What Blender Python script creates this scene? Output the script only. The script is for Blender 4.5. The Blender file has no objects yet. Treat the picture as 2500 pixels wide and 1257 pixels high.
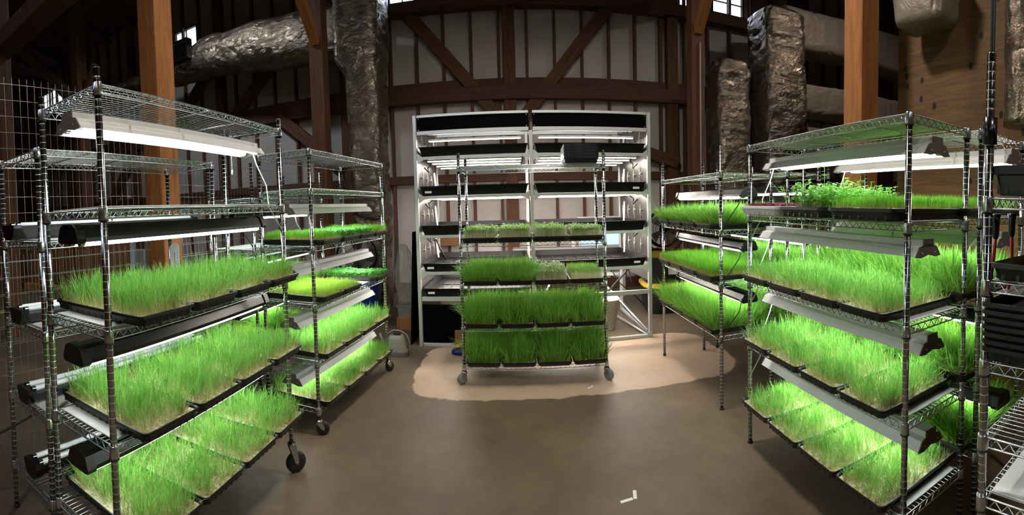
import bpy, math, random
import numpy as np
from mathutils import Vector, Matrix
random.seed(7)
PI = math.pi
SC = bpy.context.scene
COL = SC.collection

# ------------------------------------------------------------------ mesh builder
class MB:
    def __init__(s): s.v = []; s.f = []; s.m = []; s.sm = []
    def add(s, vs, fs, mi=0, smooth=False):
        b = len(s.v); s.v += [tuple(v) for v in vs]
        for f in fs:
            s.f.append(tuple(b + i for i in f)); s.m.append(mi); s.sm.append(smooth)
        return s
    def box(s, x0, x1, y0, y1, z0, z1, mi=0, M=None):
        vs = [(x, y, z) for z in (z0, z1) for y in (y0, y1) for x in (x0, x1)]
        if M is not None: vs = [M @ Vector(v) for v in vs]
        return s.add(vs, [(0, 2, 3, 1), (4, 5, 7, 6), (0, 1, 5, 4), (2, 6, 7, 3), (0, 4, 6, 2), (1, 3, 7, 5)], mi)
    def bbox(s, x0, x1, y0, y1, z0, z1, b=.004, mi=0, M=None):
        # box with chamfered edges
        bm_v = []
        xs, ys, zs = (x0, x1), (y0, y1), (z0, z1)
        idx = {}
        for i in (0, 1):
            for j in (0, 1):
                for k in (0, 1):
                    for ax in range(3):
                        p = [xs[i], ys[j], zs[k]]
                        d = [b if i == 0 else -b, b if j == 0 else -b, b if k == 0 else -b]
                        for a2 in range(3):
                            if a2 != ax: p[a2] += d[a2]
                        idx[(i, j, k, ax)] = len(bm_v); bm_v.append(tuple(p))
        F = []
        for ax in range(3):
            o = [a for a in range(3) if a != ax]
            for e in (0, 1):
                q = []
                for (u, w) in ((0, 0), (1, 0), (1, 1), (0, 1)):
                    c = [0, 0, 0]; c[ax] = e; c[o[0]] = u; c[o[1]] = w
                    q.append(idx[(c[0], c[1], c[2], ax)])
                if (ax == 1) ^ (e == 0): q = q[::-1]
                F.append(tuple(q))
        for i in (0, 1):
            for j in (0, 1):
                for k in (0, 1):
                    F.append((idx[(i, j, k, 0)], idx[(i, j, k, 1)], idx[(i, j, k, 2)]))
        for ax in range(3):
            o = [a for a in range(3) if a != ax]
            for u in (0, 1):
                for w in (0, 1):
                    c0 = [0, 0, 0]; c0[o[0]] = u; c0[o[1]] = w; c1 = list(c0); c1[ax] = 1
                    F.append((idx[(*c0, o[0])], idx[(*c1, o[0])], idx[(*c1, o[1])], idx[(*c0, o[1])]))
        if M is not None: bm_v = [M @ Vector(v) for v in bm_v]
        return s.add(bm_v, F, mi)
    def tube(s, p, q, r, n=6, mi=0, r2=None, cap=True):
        p, q = Vector(p), Vector(q); d = q - p
        if d.length < 1e-6: return s
        d.normalize(); a = d.orthogonal().normalized(); b = d.cross(a)
        r2 = r if r2 is None else r2
        vs = []
        for c, rr in ((p, r), (q, r2)):
            for i in range(n):
                t = 2 * PI * i / n; vs.append(c + a * (rr * math.cos(t)) + b * (rr * math.sin(t)))
        fs = [(i, (i + 1) % n, n + (i + 1) % n, n + i) for i in range(n)]
        s.add(vs, fs, mi, n > 4)
        if cap: s.add(vs, [tuple(range(n))[::-1], tuple(range(n, 2 * n))], mi)
        return s
    def path(s, pts, r, n=6, mi=0, closed=False):
        pts = [Vector(p) for p in pts]; m = len(pts); vs = []; ref = None
        for k, c in enumerate(pts):
            a = pts[k - 1] if (k > 0 or closed) else c
            b = pts[(k + 1) % m] if (k < m - 1 or closed) else c
            d = (b - a).normalized()
            if ref is None: ref = d.orthogonal().normalized()
            ref = (ref - d * ref.dot(d)); ref = ref.normalized() if ref.length > 1e-5 else d.orthogonal().normalized()
            w = d.cross(ref)
            for i in range(n):
                t = 2 * PI * i / n; vs.append(c + ref * (r * math.cos(t)) + w * (r * math.sin(t)))
        fs = []
        for k in range(m if closed else m - 1):
            a0, b0 = k * n, ((k + 1) % m) * n
            for i in range(n): fs.append((a0 + i, a0 + (i + 1) % n, b0 + (i + 1) % n, b0 + i))
        if not closed: fs += [tuple(range(n))[::-1], tuple((m - 1) * n + i for i in range(n))]
        return s.add(vs, fs, mi, True)
    def lathe(s, prof, n=16, mi=0, c=(0, 0, 0), smooth=True, M=None, cap=True):
        vs = []
        for r, z in prof:
            for i in range(n):
                t = 2 * PI * i / n; vs.append(Vector((c[0] + r * math.cos(t), c[1] + r * math.sin(t), c[2] + z)))
        if M is not None: vs = [M @ v for v in vs]
        fs = []
        for k in range(len(prof) - 1):
            for i in range(n): fs.append((k * n + i, k * n + (i + 1) % n, (k + 1) * n + (i + 1) % n, (k + 1) * n + i))
        s.add(vs, fs, mi, smooth)
        if cap:
            b = len(s.v) - len(vs); m = len(prof)
            s.f += [tuple(b + i for i in range(n))[::-1], tuple(b + (m - 1) * n + i for i in range(n))]
            s.m += [mi, mi]; s.sm += [False, False]
        return s
    def extrude(s, prof, y0, y1, mi=0, cap=True, M=None, smooth=False):
        # profile in (x,z), extruded along y
        n = len(prof)
        vs = [(x, y0, z) for x, z in prof] + [(x, y1, z) for x, z in prof]
        if M is not None: vs = [M @ Vector(v) for v in vs]
        s.add(vs, [(i, (i + 1) % n, n + (i + 1) % n, n + i) for i in range(n)], mi, smooth)
        if cap: s.add(vs, [tuple(range(n))[::-1], tuple(range(n, 2 * n))], mi)
        return s
    def mesh(s, name, mats):
        me = bpy.data.meshes.new(name); me.from_pydata([tuple(v) for v in s.v], [], s.f)
        for m in (mats if isinstance(mats, (list, tuple)) else [mats]): me.materials.append(m)
        me.polygons.foreach_set('material_index', s.m); me.polygons.foreach_set('use_smooth', s.sm)
        me.update(); return me
    def build(s, name, mats, parent=None, loc=None, rz=0):
        return ob(name, s.mesh(name, mats), parent, loc, rz)

def ob(name, me, parent=None, loc=None, rz=0):
    o = bpy.data.objects.new(name, me); COL.objects.link(o)
    if parent is not None: o.parent = parent
    if loc is not None: o.location = loc
    if rz: o.rotation_euler = (0, 0, rz)
    return o
def tag(o, label, cat, group=None):
    o['label'] = label; o['category'] = cat
    if group: o['group'] = group
    return o
def thing(name, label, cat, loc=(0, 0, 0), rz=0, group=None):
    o = ob(name, None, None, loc, rz); o.rotation_euler = (0, 0, rz)
    o.empty_display_size = .1
    return tag(o, label, cat, group)
def struct(name, mb, m):
    o = mb.build(name, m); o['kind'] = 'structure'; return o
def copytree(o, loc, rz, label, group=None):
    r = o.copy(); COL.objects.link(r); r.location = loc; r.rotation_euler = (0, 0, rz)
    tag(r, label, o['category'], group or o.get('group'))
    for ch in list(o.children):
        c = ch.copy(); COL.objects.link(c); c.parent = r
        for g in list(ch.children):
            d = g.copy(); COL.objects.link(d); d.parent = c
    return r

# ------------------------------------------------------------------ materials
def newmat(name):
    m = bpy.data.materials.new(name); m.use_nodes = True
    nt = m.node_tree; return m, nt, nt.nodes['Principled BSDF']
def N(nt, t, **kw):
    n = nt.nodes.new(t)
    for k, v in kw.items():
        if k in n.inputs.keys(): n.inputs[k].default_value = v
        else: setattr(n, k, v)
    return n
def lin(c):
    return tuple(((x / 255) / 12.92 if x <= 10 else (((x / 255) + .055) / 1.055) ** 2.4) for x in c)
def mat(name, c, rough=.5, metal=0, var=.0, vscale=8, bump=0, bscale=30, stretch=None, spec=None, c2=None, coat=0, emit=None, es=0, trans=0, alpha=None):
    m, nt, b = newmat(name); L = nt.links
    c = (*lin(c), 1)
    b.inputs['Base Color'].default_value = c; b.inputs['Roughness'].default_value = rough; b.inputs['Metallic'].default_value = metal
    if spec is not None: b.inputs['Specular IOR Level'].default_value = spec
    if coat: b.inputs['Coat Weight'].default_value = coat
    if emit: b.inputs['Emission Color'].default_value = (*emit, 1); b.inputs['Emission Strength'].default_value = es
    if trans: b.inputs['Transmission Weight'].default_value = trans
    if alpha is not None: b.inputs['Alpha'].default_value = alpha
    tc = N(nt, 'ShaderNodeTexCoord'); mp = N(nt, 'ShaderNodeMapping')
    L.new(tc.outputs['Object'], mp.inputs[0])
    if stretch: mp.inputs['Scale'].default_value = stretch
    if var or c2:
        no = N(nt, 'ShaderNodeTexNoise', Scale=vscale, Detail=6, Roughness=.6); L.new(mp.outputs[0], no.inputs['Vector'])
        cr = N(nt, 'ShaderNodeValToRGB'); L.new(no.outputs[0], cr.inputs[0])
        e = cr.color_ramp.elements; e[0].position = .35; e[1].position = .65
        e[0].color = (*[x * (1 - var) for x in c[:3]], 1)
        e[1].color = (*lin(c2), 1) if c2 else (*[min(1, x * (1 + var)) for x in c[:3]], 1)
        L.new(cr.outputs[0], b.inputs['Base Color'])
    if bump:
        n2 = N(nt, 'ShaderNodeTexNoise', Scale=bscale, Detail=5); L.new(mp.outputs[0], n2.inputs['Vector'])
        bp = N(nt, 'ShaderNodeBump', Strength=bump, Distance=.02); L.new(n2.outputs[0], bp.inputs['Height']); L.new(bp.outputs[0], b.inputs['Normal'])
    return m
def wood(name, c1, c2, axis=2, rough=.75, knots=0):
    m, nt, b = newmat(name); L = nt.links
    tc = N(nt, 'ShaderNodeTexCoord'); mp = N(nt, 'ShaderNodeMapping'); L.new(tc.outputs['Object'], mp.inputs[0])
    sc = [9, 9, 9]; sc[axis] = .8; mp.inputs['Scale'].default_value = sc
    no = N(nt, 'ShaderNodeTexNoise', Scale=3, Detail=8, Roughness=.65, Distortion=.8); L.new(mp.outputs[0], no.inputs['Vector'])
    cr = N(nt, 'ShaderNodeValToRGB'); L.new(no.outputs[0], cr.inputs[0])
    e = cr.color_ramp.elements; e[0].position = .3; e[1].position = .7; e[0].color = (*lin(c1), 1); e[1].color = (*lin(c2), 1)
    out = cr.outputs[0]
    if knots:
        vo = N(nt, 'ShaderNodeTexVoronoi', Scale=knots); m2 = N(nt, 'ShaderNodeMapping'); m2.inputs['Scale'].default_value = (1, 1, .62)
        L.new(tc.outputs['Object'], m2.inputs[0]); L.new(m2.outputs[0], vo.inputs['Vector'])
        c3 = N(nt, 'ShaderNodeValToRGB'); L.new(vo.outputs['Distance'], c3.inputs[0])
        c3.color_ramp.elements[0].position = .13; c3.color_ramp.elements[1].position = .19
        mx = N(nt, 'ShaderNodeMixRGB'); L.new(c3.outputs[0], mx.inputs[0]); mx.inputs[1].default_value = (*lin((28, 14, 8)), 1)
        L.new(out, mx.inputs[2]); out = mx.outputs[0]
    L.new(out, b.inputs['Base Color']); b.inputs['Roughness'].default_value = rough
    bp = N(nt, 'ShaderNodeBump', Strength=.25, Distance=.01); L.new(no.outputs[0], bp.inputs['Height']); L.new(bp.outputs[0], b.inputs['Normal'])
    return m
def foil(name, tint, rough, s1, bump, dist=.06, metal=.8):
    m, nt, b = newmat(name); L = nt.links
    b.inputs['Base Color'].default_value = (*lin(tint), 1); b.inputs['Metallic'].default_value = metal
    tc = N(nt, 'ShaderNodeTexCoord'); mp = N(nt, 'ShaderNodeMapping'); L.new(tc.outputs['Object'], mp.inputs[0])
    mp.inputs['Scale'].default_value = (1, 1, 1.7)
    n1 = N(nt, 'ShaderNodeTexNoise', Scale=s1, Detail=7, Roughness=.6, Distortion=1.6); L.new(mp.outputs[0], n1.inputs['Vector'])
    n2 = N(nt, 'ShaderNodeTexVoronoi', Scale=s1 * 2.2, feature='DISTANCE_TO_EDGE'); L.new(mp.outputs[0], n2.inputs['Vector'])
    ad = N(nt, 'ShaderNodeMath', operation='MULTIPLY_ADD'); L.new(n2.outputs[0], ad.inputs[0]); ad.inputs[1].default_value = .35; L.new(n1.outputs[0], ad.inputs[2])
    bp = N(nt, 'ShaderNodeBump', Strength=bump, Distance=dist); L.new(ad.outputs[0], bp.inputs['Height']); L.new(bp.outputs[0], b.inputs['Normal'])
    b.inputs['Roughness'].default_value = rough
    return m
def grassmat(name, base, lo, hi, p0=.12, p1=.55, transl=.35):
    m, nt, b = newmat(name); L = nt.links
    ah = N(nt, 'ShaderNodeAttribute', attribute_name='hgt'); ar = N(nt, 'ShaderNodeAttribute', attribute_name='rnd')
    mx = N(nt, 'ShaderNodeMixRGB'); L.new(ar.outputs['Fac'], mx.inputs[0])
    mx.inputs[1].default_value = (*lin(lo), 1); mx.inputs[2].default_value = (*lin(hi), 1)
    mr = N(nt, 'ShaderNodeMapRange'); L.new(ah.outputs['Fac'], mr.inputs[0]); mr.inputs[1].default_value = p0; mr.inputs[2].default_value = p1
    m2 = N(nt, 'ShaderNodeMixRGB'); L.new(mr.outputs[0], m2.inputs[0]); m2.inputs[1].default_value = (*lin(base), 1); L.new(mx.outputs[0], m2.inputs[2])
    L.new(m2.outputs[0], b.inputs['Base Color']); b.inputs['Roughness'].default_value = .45
    b.inputs['Specular IOR Level'].default_value = .3
    tr = N(nt, 'ShaderNodeBsdfTranslucent'); L.new(m2.outputs[0], tr.inputs[0])
    ms = N(nt, 'ShaderNodeMixShader'); ms.inputs[0].default_value = transl
    L.new(b.outputs[0], ms.inputs[1]); L.new(tr.outputs[0], ms.inputs[2]); L.new(ms.outputs[0], nt.nodes['Material Output'].inputs[0])
    return m
def emis(name, c, s):
    m, nt, b = newmat(name); nt.nodes.remove(b)
    e = N(nt, 'ShaderNodeEmission', Strength=s); e.inputs[0].default_value = (*c, 1)
    nt.links.new(e.outputs[0], nt.nodes['Material Output'].inputs[0]); return m

TUBE = 22.0; LED = 85.0; HALL_FILL = 112.0
M = {
 'chrome': mat('chrome', (175, 178, 180), .14, 1),
 'groove': mat('post_groove', (232, 234, 234), .35, .7),
 'wire': mat('wire', (200, 204, 204), .25, 1),
 'blackring': mat('black_plastic_ring', (14, 14, 15), .4),
 'tray': mat('black_tray_plastic', (13, 14, 17), .35, bump=.1, bscale=60),
 'white': mat('white_enamel', (226, 228, 228), .4),
 'lightgrey': mat('grey_enamel', (150, 148, 145), .5),
 'black': mat('black_enamel', (12, 12, 14), .25, spec=.6),
 'endcap': mat('end_cap_grey', (96, 90, 86), .55),
 'tube_on': emis('lit_tube', (.93, 1.0, .96), TUBE),
 'tube_off': mat('unlit_tube', (236, 240, 244), .25),
 'led': emis('led_bar', (1, .9, .8), LED),
 'cord_w': mat('white_cord', (205, 210, 205), .5),
 'cord_k': mat('black_cord', (14, 14, 14), .5),
 'liner': mat('white_liner', (235, 238, 240), .35, var=.05, vscale=4),
 'soil': mat('seed_mat', (206, 196, 142), .9, var=.35, vscale=60, bump=1, bscale=120, c2=(246, 241, 208)),
 'soil2': mat('dark_soil', (70, 62, 44), .95, var=.4, vscale=60, bump=1, bscale=90),
 'alu': mat('aluminium_frame', (205, 208, 205), .38, .55),
 'mirror': mat('dull_metal_panel', (104, 100, 98), .38, .75, bump=.3, bscale=3),
 'flood': mat('flood_tray_plastic', (8, 8, 9), .45, spec=.2, bump=.15, bscale=14),
 'blackpanel': mat('black_panel', (2, 2, 3), .7, spec=.05),
 'rubber': mat('rubber_wheel', (22, 22, 23), .6),
 'rubberg': mat('grey_rubber_wheel', (120, 120, 118), .6),
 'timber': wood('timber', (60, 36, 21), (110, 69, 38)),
 'timber_lit': wood('timber_lit_tone', (134, 82, 40), (182, 120, 66)),  # lamplit tone of the post timber put into the colour; crate reuses it
 'stud': wood('stud_wood', (68, 41, 27), (106, 66, 41)),
 'beamx': wood('beam_wood', (56, 33, 20), (92, 56, 33), axis=0),
 'dark': wood('hazed_wood', (84, 60, 50), (122, 92, 76), axis=0),  # roof wood lightened all over, standing in for haze under the ceiling
 'ply': wood('plywood', (80, 56, 35), (128, 94, 58), axis=1, knots=9),
 'wallp': mat('white_wall_panel', (186, 180, 176), .7, var=.08, vscale=1.5),
 'foil': foil('foil_duct_wrap', (134, 121, 106), .2, 3.2, .9, .05),
 'foil2': foil('foil_duct_wrap_soft', (134, 122, 108), .45, 1.6, .4, .06, .2),
 'card': mat('cardboard', (134, 94, 58), .85, var=.08, vscale=3),
 'pallet': wood('pallet_wood', (168, 118, 62), (206, 158, 98), axis=0),
 'blue': mat('blue_plastic', (22, 40, 120), .35),
 'yellow': mat('yellow_plastic', (214, 176, 40), .4),
 'greycan': mat('grey_watering_can', (118, 116, 106), .5),
 'greydk': mat('grey_plastic_base', (92, 90, 86), .5),
 'bucket': mat('white_bucket', (205, 202, 196), .4),
 'wire_d': mat('grey_mesh_wire', (165, 160, 155), .35, .9),
 'red': mat('red_rubber', (170, 24, 34), .4),
 'blueT': mat('blue_tape', (38, 90, 200), .6),
 'paper': mat('paper', (232, 232, 228), .7),
 'glow': emis('daylight_glow', (.62, .8, 1), 1.3),
 'fanm': mat('fan_metal', (28, 28, 30), .35, .3),
 'bag': mat('brown_bag', (176, 150, 122), .3, var=.25, vscale=14, bump=.8, bscale=10, coat=.6),
 'tooled': mat('clear_wrap', (190, 190, 185), .12, 0, alpha=.4, bump=.6, bscale=8),
 'cement': mat('tote_black', (20, 20, 22), .45),
}
G = {
 'wheat': grassmat('wheatgrass', (222, 214, 158), (78, 146, 54), (156, 210, 102), .08, .5),
 'tall': grassmat('tall_wheatgrass', (150, 176, 84), (72, 142, 46), (162, 214, 92), .02, .4),
 'dense': grassmat('dense_shoots', (206, 190, 120), (70, 140, 34), (140, 200, 66), .1, .6),
 'yellow': grassmat('yellow_shoots', (222, 214, 160), (126, 178, 50), (184, 214, 92), .1, .5),
 'micro': grassmat('microgreen', (236, 232, 204), (96, 158, 46), (158, 212, 92), .55, .8),
 'micro2': grassmat('pea_microgreen', (120, 170, 70), (62, 158, 62), (130, 204, 108), .3, .8),
 'redm': grassmat('red_microgreen', (170, 60, 90), (92, 20, 48), (150, 44, 84), .1, .5),
 'herb': grassmat('herb_leaf', (150, 180, 90), (104, 176, 70), (170, 222, 116), .1, .5),
}
# ------------------------------------------------------------------ camera (a sweep panorama: central cylindrical)
F_, CX_, CY_, PIT, ROL, CAMH = 1067.8, 1250.0, 544.2, .0388, .0254, 1.442
cd = bpy.data.cameras.new('camera'); cam = ob('camera', cd); SC.camera = cam
cd.type = 'PANO'; cd.panorama_type = 'CENTRAL_CYLINDRICAL'
cd.central_cylindrical_range_u_min = -CX_ / F_; cd.central_cylindrical_range_u_max = (2500 - CX_) / F_
cd.central_cylindrical_range_v_min = -(1257 - CY_) / F_; cd.central_cylindrical_range_v_max = CY_ / F_
cd.central_cylindrical_radius = 1.0
cd.clip_start = .01; cd.clip_end = 200
c, s, cr, sr = math.cos(PIT), math.sin(PIT), math.cos(ROL), math.sin(ROL)
right = (cr, -sr * s, -sr * c); up = (sr, cr * s, cr * c); fw = (0, c, -s)
cam.matrix_world = Matrix(((right[0], up[0], -fw[0], 0), (right[1], up[1], -fw[1], 0), (right[2], up[2], -fw[2], CAMH), (0, 0, 0, 1)))

# ------------------------------------------------------------------ setting
W = 7.3           # face of the studs of the far wall
XL, XR, YB = -15.5, 9.0, -5.0
wins = [(-13.3, -11.9, 5.35, 5.92), (-6.95, -6.25, 5.22, 5.72), (-2.15, -1.02, 4.9, 5.7), (3.0, 4.36, 4.72, 5.7)]
def wall_with_holes(name, x0, x1, y0, y1, z0, z1, holes, m):
    b = MB(); xs = x0
    for (a, d, e, f) in sorted(holes):
        b.box(xs, a, y0, y1, z0, z1); b.box(a, d, y0, y1, z0, e); b.box(a, d, y0, y1, f, z1); xs = d
    b.box(xs, x1, y0, y1, z0, z1)
    return struct(name, b, m)
wall_with_holes('wall_back', XL, XR, W + .09, W + .2, 0, 6.6, wins, M['wallp'])
added_wins = [(-10, -7, 4.2, 5.6), (-4, -1, 4.2, 5.6), (2, 5, 4.2, 5.6)]  # unseen windows added behind the viewer to let in more daylight
wall_with_holes('wall_front', XL, XR, YB - .1, YB, 0, 6.6, added_wins, M['stud'])
struct('wall_left', MB().box(XL - .1, XL, YB, W + .2, 0, 8), M['stud'])
struct('wall_right', MB().box(XR, XR + .1, YB, W + .2, 0, 8), M['stud'])
b = MB(); ym = (W + YB) / 2
b = MB()
for (ya, yb, za, zb) in ((YB - .1, ym, 6.4, 8.2), (ym, W + .2, 8.2, 6.4)):
    b.add([(XL, ya, za), (XR, ya, za), (XR, yb, zb), (XL, yb, zb), (XL, ya, za + .1), (XR, ya, za + .1), (XR, yb, zb + .1), (XL, yb, zb + .1)],
          [(0, 1, 2, 3), (7, 6, 5, 4), (0, 4, 5, 1), (1, 5, 6, 2), (2, 6, 7, 3), (3, 7, 4, 0)])
struct('ceiling', b, M['dark'])

# floor: brown concrete, worn, with the paler scraped patch in the middle of the aisle
m, nt, bs = newmat('concrete_floor'); L = nt.links
tc = N(nt, 'ShaderNodeTexCoord')
n1 = N(nt, 'ShaderNodeTexNoise', Scale=1.1, Detail=8, Roughness=.62); L.new(tc.outputs['Object'], n1.inputs['Vector'])
n2 = N(nt, 'ShaderNodeTexNoise', Scale=11, Detail=12, Roughness=.78); L.new(tc.outputs['Object'], n2.inputs['Vector'])
r1 = N(nt, 'ShaderNodeValToRGB'); L.new(n1.outputs[0], r1.inputs[0])
e = r1.color_ramp.elements; e[0].position = .32; e[1].position = .68; e[0].color = (*lin((80, 68, 53)), 1); e[1].color = (*lin((118, 103, 82)), 1)
mx = N(nt, 'ShaderNodeMixRGB', blend_type='MULTIPLY'); mx.inputs[0].default_value = .55; L.new(r1.outputs[0], mx.inputs[1])
r2 = N(nt, 'ShaderNodeValToRGB'); L.new(n2.outputs[0], r2.inputs[0]); r2.color_ramp.elements[0].position = .3; r2.color_ramp.elements[1].position = .62
r2.color_ramp.elements[0].color = (.62, .6, .58, 1); L.new(r2.outputs[0], mx.inputs[2])
sp = N(nt, 'ShaderNodeSeparateXYZ'); L.new(tc.outputs['Object'], sp.inputs[0])
n3 = N(nt, 'ShaderNodeTexNoise', Scale=5, Detail=6); L.new(tc.outputs['Object'], n3.inputs['Vector'])
def mth(op, a, b_, c_=None):
    n = N(nt, 'ShaderNodeMath', operation=op)
    for i, q in enumerate((a, b_, c_)):
        if q is None: continue
        if isinstance(q, (int, float)): n.inputs[i].default_value = q
        else: L.new(q, n.inputs[i])
    return n.outputs[0]
wob = mth('MULTIPLY_ADD', n3.outputs[0], .16, -.08)
dy = mth('ABSOLUTE', mth('ADD', sp.outputs[1], -3.86), 0); dx = mth('ABSOLUTE', mth('ADD', sp.outputs[0], -.54), 0)
# rounded rectangle distance
qx = mth('MAXIMUM', mth('ADD', dx, -1.05), 0); qy = mth('MAXIMUM', mth('ADD', dy, -.3), 0)
dist = mth('SQRT', mth('ADD', mth('MULTIPLY', qx, qx), mth('MULTIPLY', qy, qy)), 0)
msk = N(nt, 'ShaderNodeMapRange'); L.new(mth('ADD', dist, wob), msk.inputs[0]); msk.inputs[1].default_value = .37; msk.inputs[2].default_value = .35
mx2 = N(nt, 'ShaderNodeMixRGB'); L.new(msk.outputs[0], mx2.inputs[0]); L.new(mx.outputs[0], mx2.inputs[1])
r3 = N(nt, 'ShaderNodeValToRGB'); L.new(n2.outputs[0], r3.inputs[0]); e = r3.color_ramp.elements; e[0].color = (*lin((160, 138, 116)), 1); e[1].color = (*lin((196, 174, 150)), 1)
L.new(r3.outputs[0], mx2.inputs[2]); L.new(mx2.outputs[0], bs.inputs['Base Color'])
rr = N(nt, 'ShaderNodeMapRange'); L.new(n1.outputs[0], rr.inputs[0]); rr.inputs[3].default_value = .42; rr.inputs[4].default_value = .62; L.new(rr.outputs[0], bs.inputs['Roughness'])
bp = N(nt, 'ShaderNodeBump', Strength=.2, Distance=.01); L.new(n2.outputs[0], bp.inputs['Height']); L.new(bp.outputs[0], bs.inputs['Normal'])
struct('floor', MB().box(XL, XR, YB, W + .2, -.1, 0), m)

# windows of the far wall and the added ones opposite: frame, muntins and glass
mglass = mat('window_glass', (240, 245, 250), .02, 0, trans=1)
for k, (x0, x1, z0, z1) in enumerate(wins + [(a, b_, e_, f_) for a, b_, e_, f_ in added_wins]):
    yy = W + .15 if k < 4 else YB - .05
    root = ob('window_%d' % (k + 1), None, None, ((x0 + x1) / 2, yy, z0)); root['kind'] = 'structure'
    w2 = (x1 - x0) / 2; h = z1 - z0; f = MB(); t = .035
    f.box(-w2, w2, -.04, .04, 0, t); f.box(-w2, w2, -.04, .04, h - t, h); f.box(-w2, -w2 + t, -.04, .04, t, h - t); f.box(w2 - t, w2, -.04, .04, t, h - t)
    nv = max(1, round((x1 - x0) / .35)) - 1
    for i in range(nv):
        xx = -w2 + (i + 1) * 2 * w2 / (nv + 1); wd = .035 if (i == nv // 2 and x1 - x0 > 1.2) else .009
        f.box(xx - wd, xx + wd, -.02, .02, t, h - t)
    if x1 - x0 > 1: f.box(-w2 + t, w2 - t, -.015, .015, h * .5 - .009, h * .5 + .009)
    f.build('window_frame', M['stud'], root)
    MB().box(-w2 + t, w2 - t, .022, .026, t, h - t).build('window_pane', mglass, root)

nst = [0]
def trim(x0, x1, y0, y1, z0, z1, m='stud', Mx=None, name=None):
    nst[0] += 1
    cx, cy, cz = (x0 + x1) / 2, (y0 + y1) / 2, (z0 + z1) / 2
    o = MB().bbox(x0 - cx, x1 - cx, y0 - cy, y1 - cy, z0 - cz, z1 - cz, .006).build('trim_%d' % nst[0], M[m], None, (cx, cy, cz))
    if Mx is not None: o.matrix_world = Mx
    o['kind'] = 'structure'; return o
def bar(p, q, w, d, m='timber'):
    # square timber between two points; w across, d deep (along Y mostly)
    nst[0] += 1
    p, q = Vector(p), Vector(q); L_ = (q - p).length
    o = MB().bbox(-w / 2, w / 2, -d / 2, d / 2, -L_ / 2, L_ / 2, .006).build('trim_%d' % nst[0], M[m])
    z = (q - p).normalized(); y = Vector((0, 1, 0)); y = (y - z * y.dot(z))
    if y.length < .3: y = Vector((1, 0, 0)); y = y - z * y.dot(z)
    y.normalize(); x = y.cross(z)
    o.matrix_world = Matrix(((x.x, y.x, z.x, (p.x + q.x) / 2), (x.y, y.y, z.y, (p.y + q.y) / 2), (x.z, y.z, z.z, (p.z + q.z) / 2), (0, 0, 0, 1)))
    o['kind'] = 'structure'; return o
# studs, broken by the horizontal timbers
zb = [(0.16, 1.86), (2.0, 3.18), (3.55, 4.72)]
k = -29
while -1.53 + .461 * k < XR - .3:
    x = -1.53 + .461 * k
    if abs((x - .02 + 1.4) % 2.8 - 1.4) > .13:
        for (z0, z1) in zb + [(4.88, 6.5)]:
            if z0 > 4.9 and any(a - .05 < x < d + .05 for a, d, e, f in wins): continue
            if z0 > 4.9 and not (-14 < x < 6.5): continue
            trim(x - .022, x + .022, W, W + .09, z0, z1)
    k += 1
k = -5
while .02 + 2.8 * k < XR:
    x = .02 + 2.8 * k
    if x > XL: trim(x - .1, x + .1, W - .06, W + .09, 0, 6.5, 'timber'); 
    k += 1
trim(XL, XR, W - .1, W + .06, 3.19, 3.42, 'beamx'); trim(XL, XR, W - .02, W + .09, 3.42, 3.55, 'beamx')
trim(XL, XR, W - .02, W + .09, 1.86, 2.0, 'beamx'); trim(XL, XR, W - .14, W + .06, 4.68, 4.88, 'beamx'); trim(XL, XR, W - .02, W + .09, 0, .16, 'beamx')
for x0, x1, z0, z1 in ((-1.66, -.1, 4.72, 2.82), (1.68, .18, 4.72, 2.82), (-4.2, -2.9, 3.3, 2.2), (-3.95, -5.2, 4.6, 3.45),
                       (-5.75, -6.9, 4.6, 3.45), (2.9, 2.2, 2.15, 2.35), (5.5, 4.3, 4.7, 3.4), (-9.4, -8.3, 4.6, 3.45), (-11.2, -12.5, 4.6, 3.45), (-8.3, -9.4, 3.2, 1.9)):
    bar((x0, W + (.0 if abs(x0) < 1.7 else -.05), z0), (x1, W + (.0 if abs(x0) < 1.7 else -.05), z1), .2, .14)
# roof rafters over the left bays and the tie timbers
for i in range(15):
    x = -14.6 + i * 1.05
    bar((x, W + .1, 6.28), (x, ym, 8.05), .09, .24, 'dark')
bar((-13, 2.35, 3.78), (-2.5, 2.35, 3.78), .2, .3, 'beamx')
for xx in (-2.5, 2.5): bar((xx, YB + .3, 4.75), (xx, W - .1, 4.75), .2, .28, 'dark')
# free-standing timber posts
for (x, y, s_, zt, m_, lb) in ((-2.42, 2.37, .19, 4.6, 'timber_lit', 'thick square timber post with orange lit face between the wire fence panels at left'),
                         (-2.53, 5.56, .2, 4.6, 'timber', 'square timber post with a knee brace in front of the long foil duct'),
                         (2.42, 2.37, .19, 4.6, 'timber_lit', 'thick square timber post with orange lit face in front of the plywood wall'),
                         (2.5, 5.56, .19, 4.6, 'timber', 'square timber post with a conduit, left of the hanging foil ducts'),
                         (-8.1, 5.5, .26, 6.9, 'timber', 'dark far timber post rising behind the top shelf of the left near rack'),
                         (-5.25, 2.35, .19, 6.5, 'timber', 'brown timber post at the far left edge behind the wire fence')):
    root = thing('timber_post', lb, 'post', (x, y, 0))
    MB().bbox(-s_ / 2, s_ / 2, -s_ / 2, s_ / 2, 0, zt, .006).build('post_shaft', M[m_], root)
    if x in (-2.53, 2.5):
        o = MB().bbox(-.06, .06, -.05, .05, -.62, .62, .006).build('knee_brace', M['timber_lit'], root, (0, -.5, 4.2)); o.rotation_euler = (math.radians(42), 0, 0)
    if x == 2.5: MB().tube((.02, -.115, 0), (.02, -.115, 3.6), .012, 8).build('conduit', M['lightgrey'], root)
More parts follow.
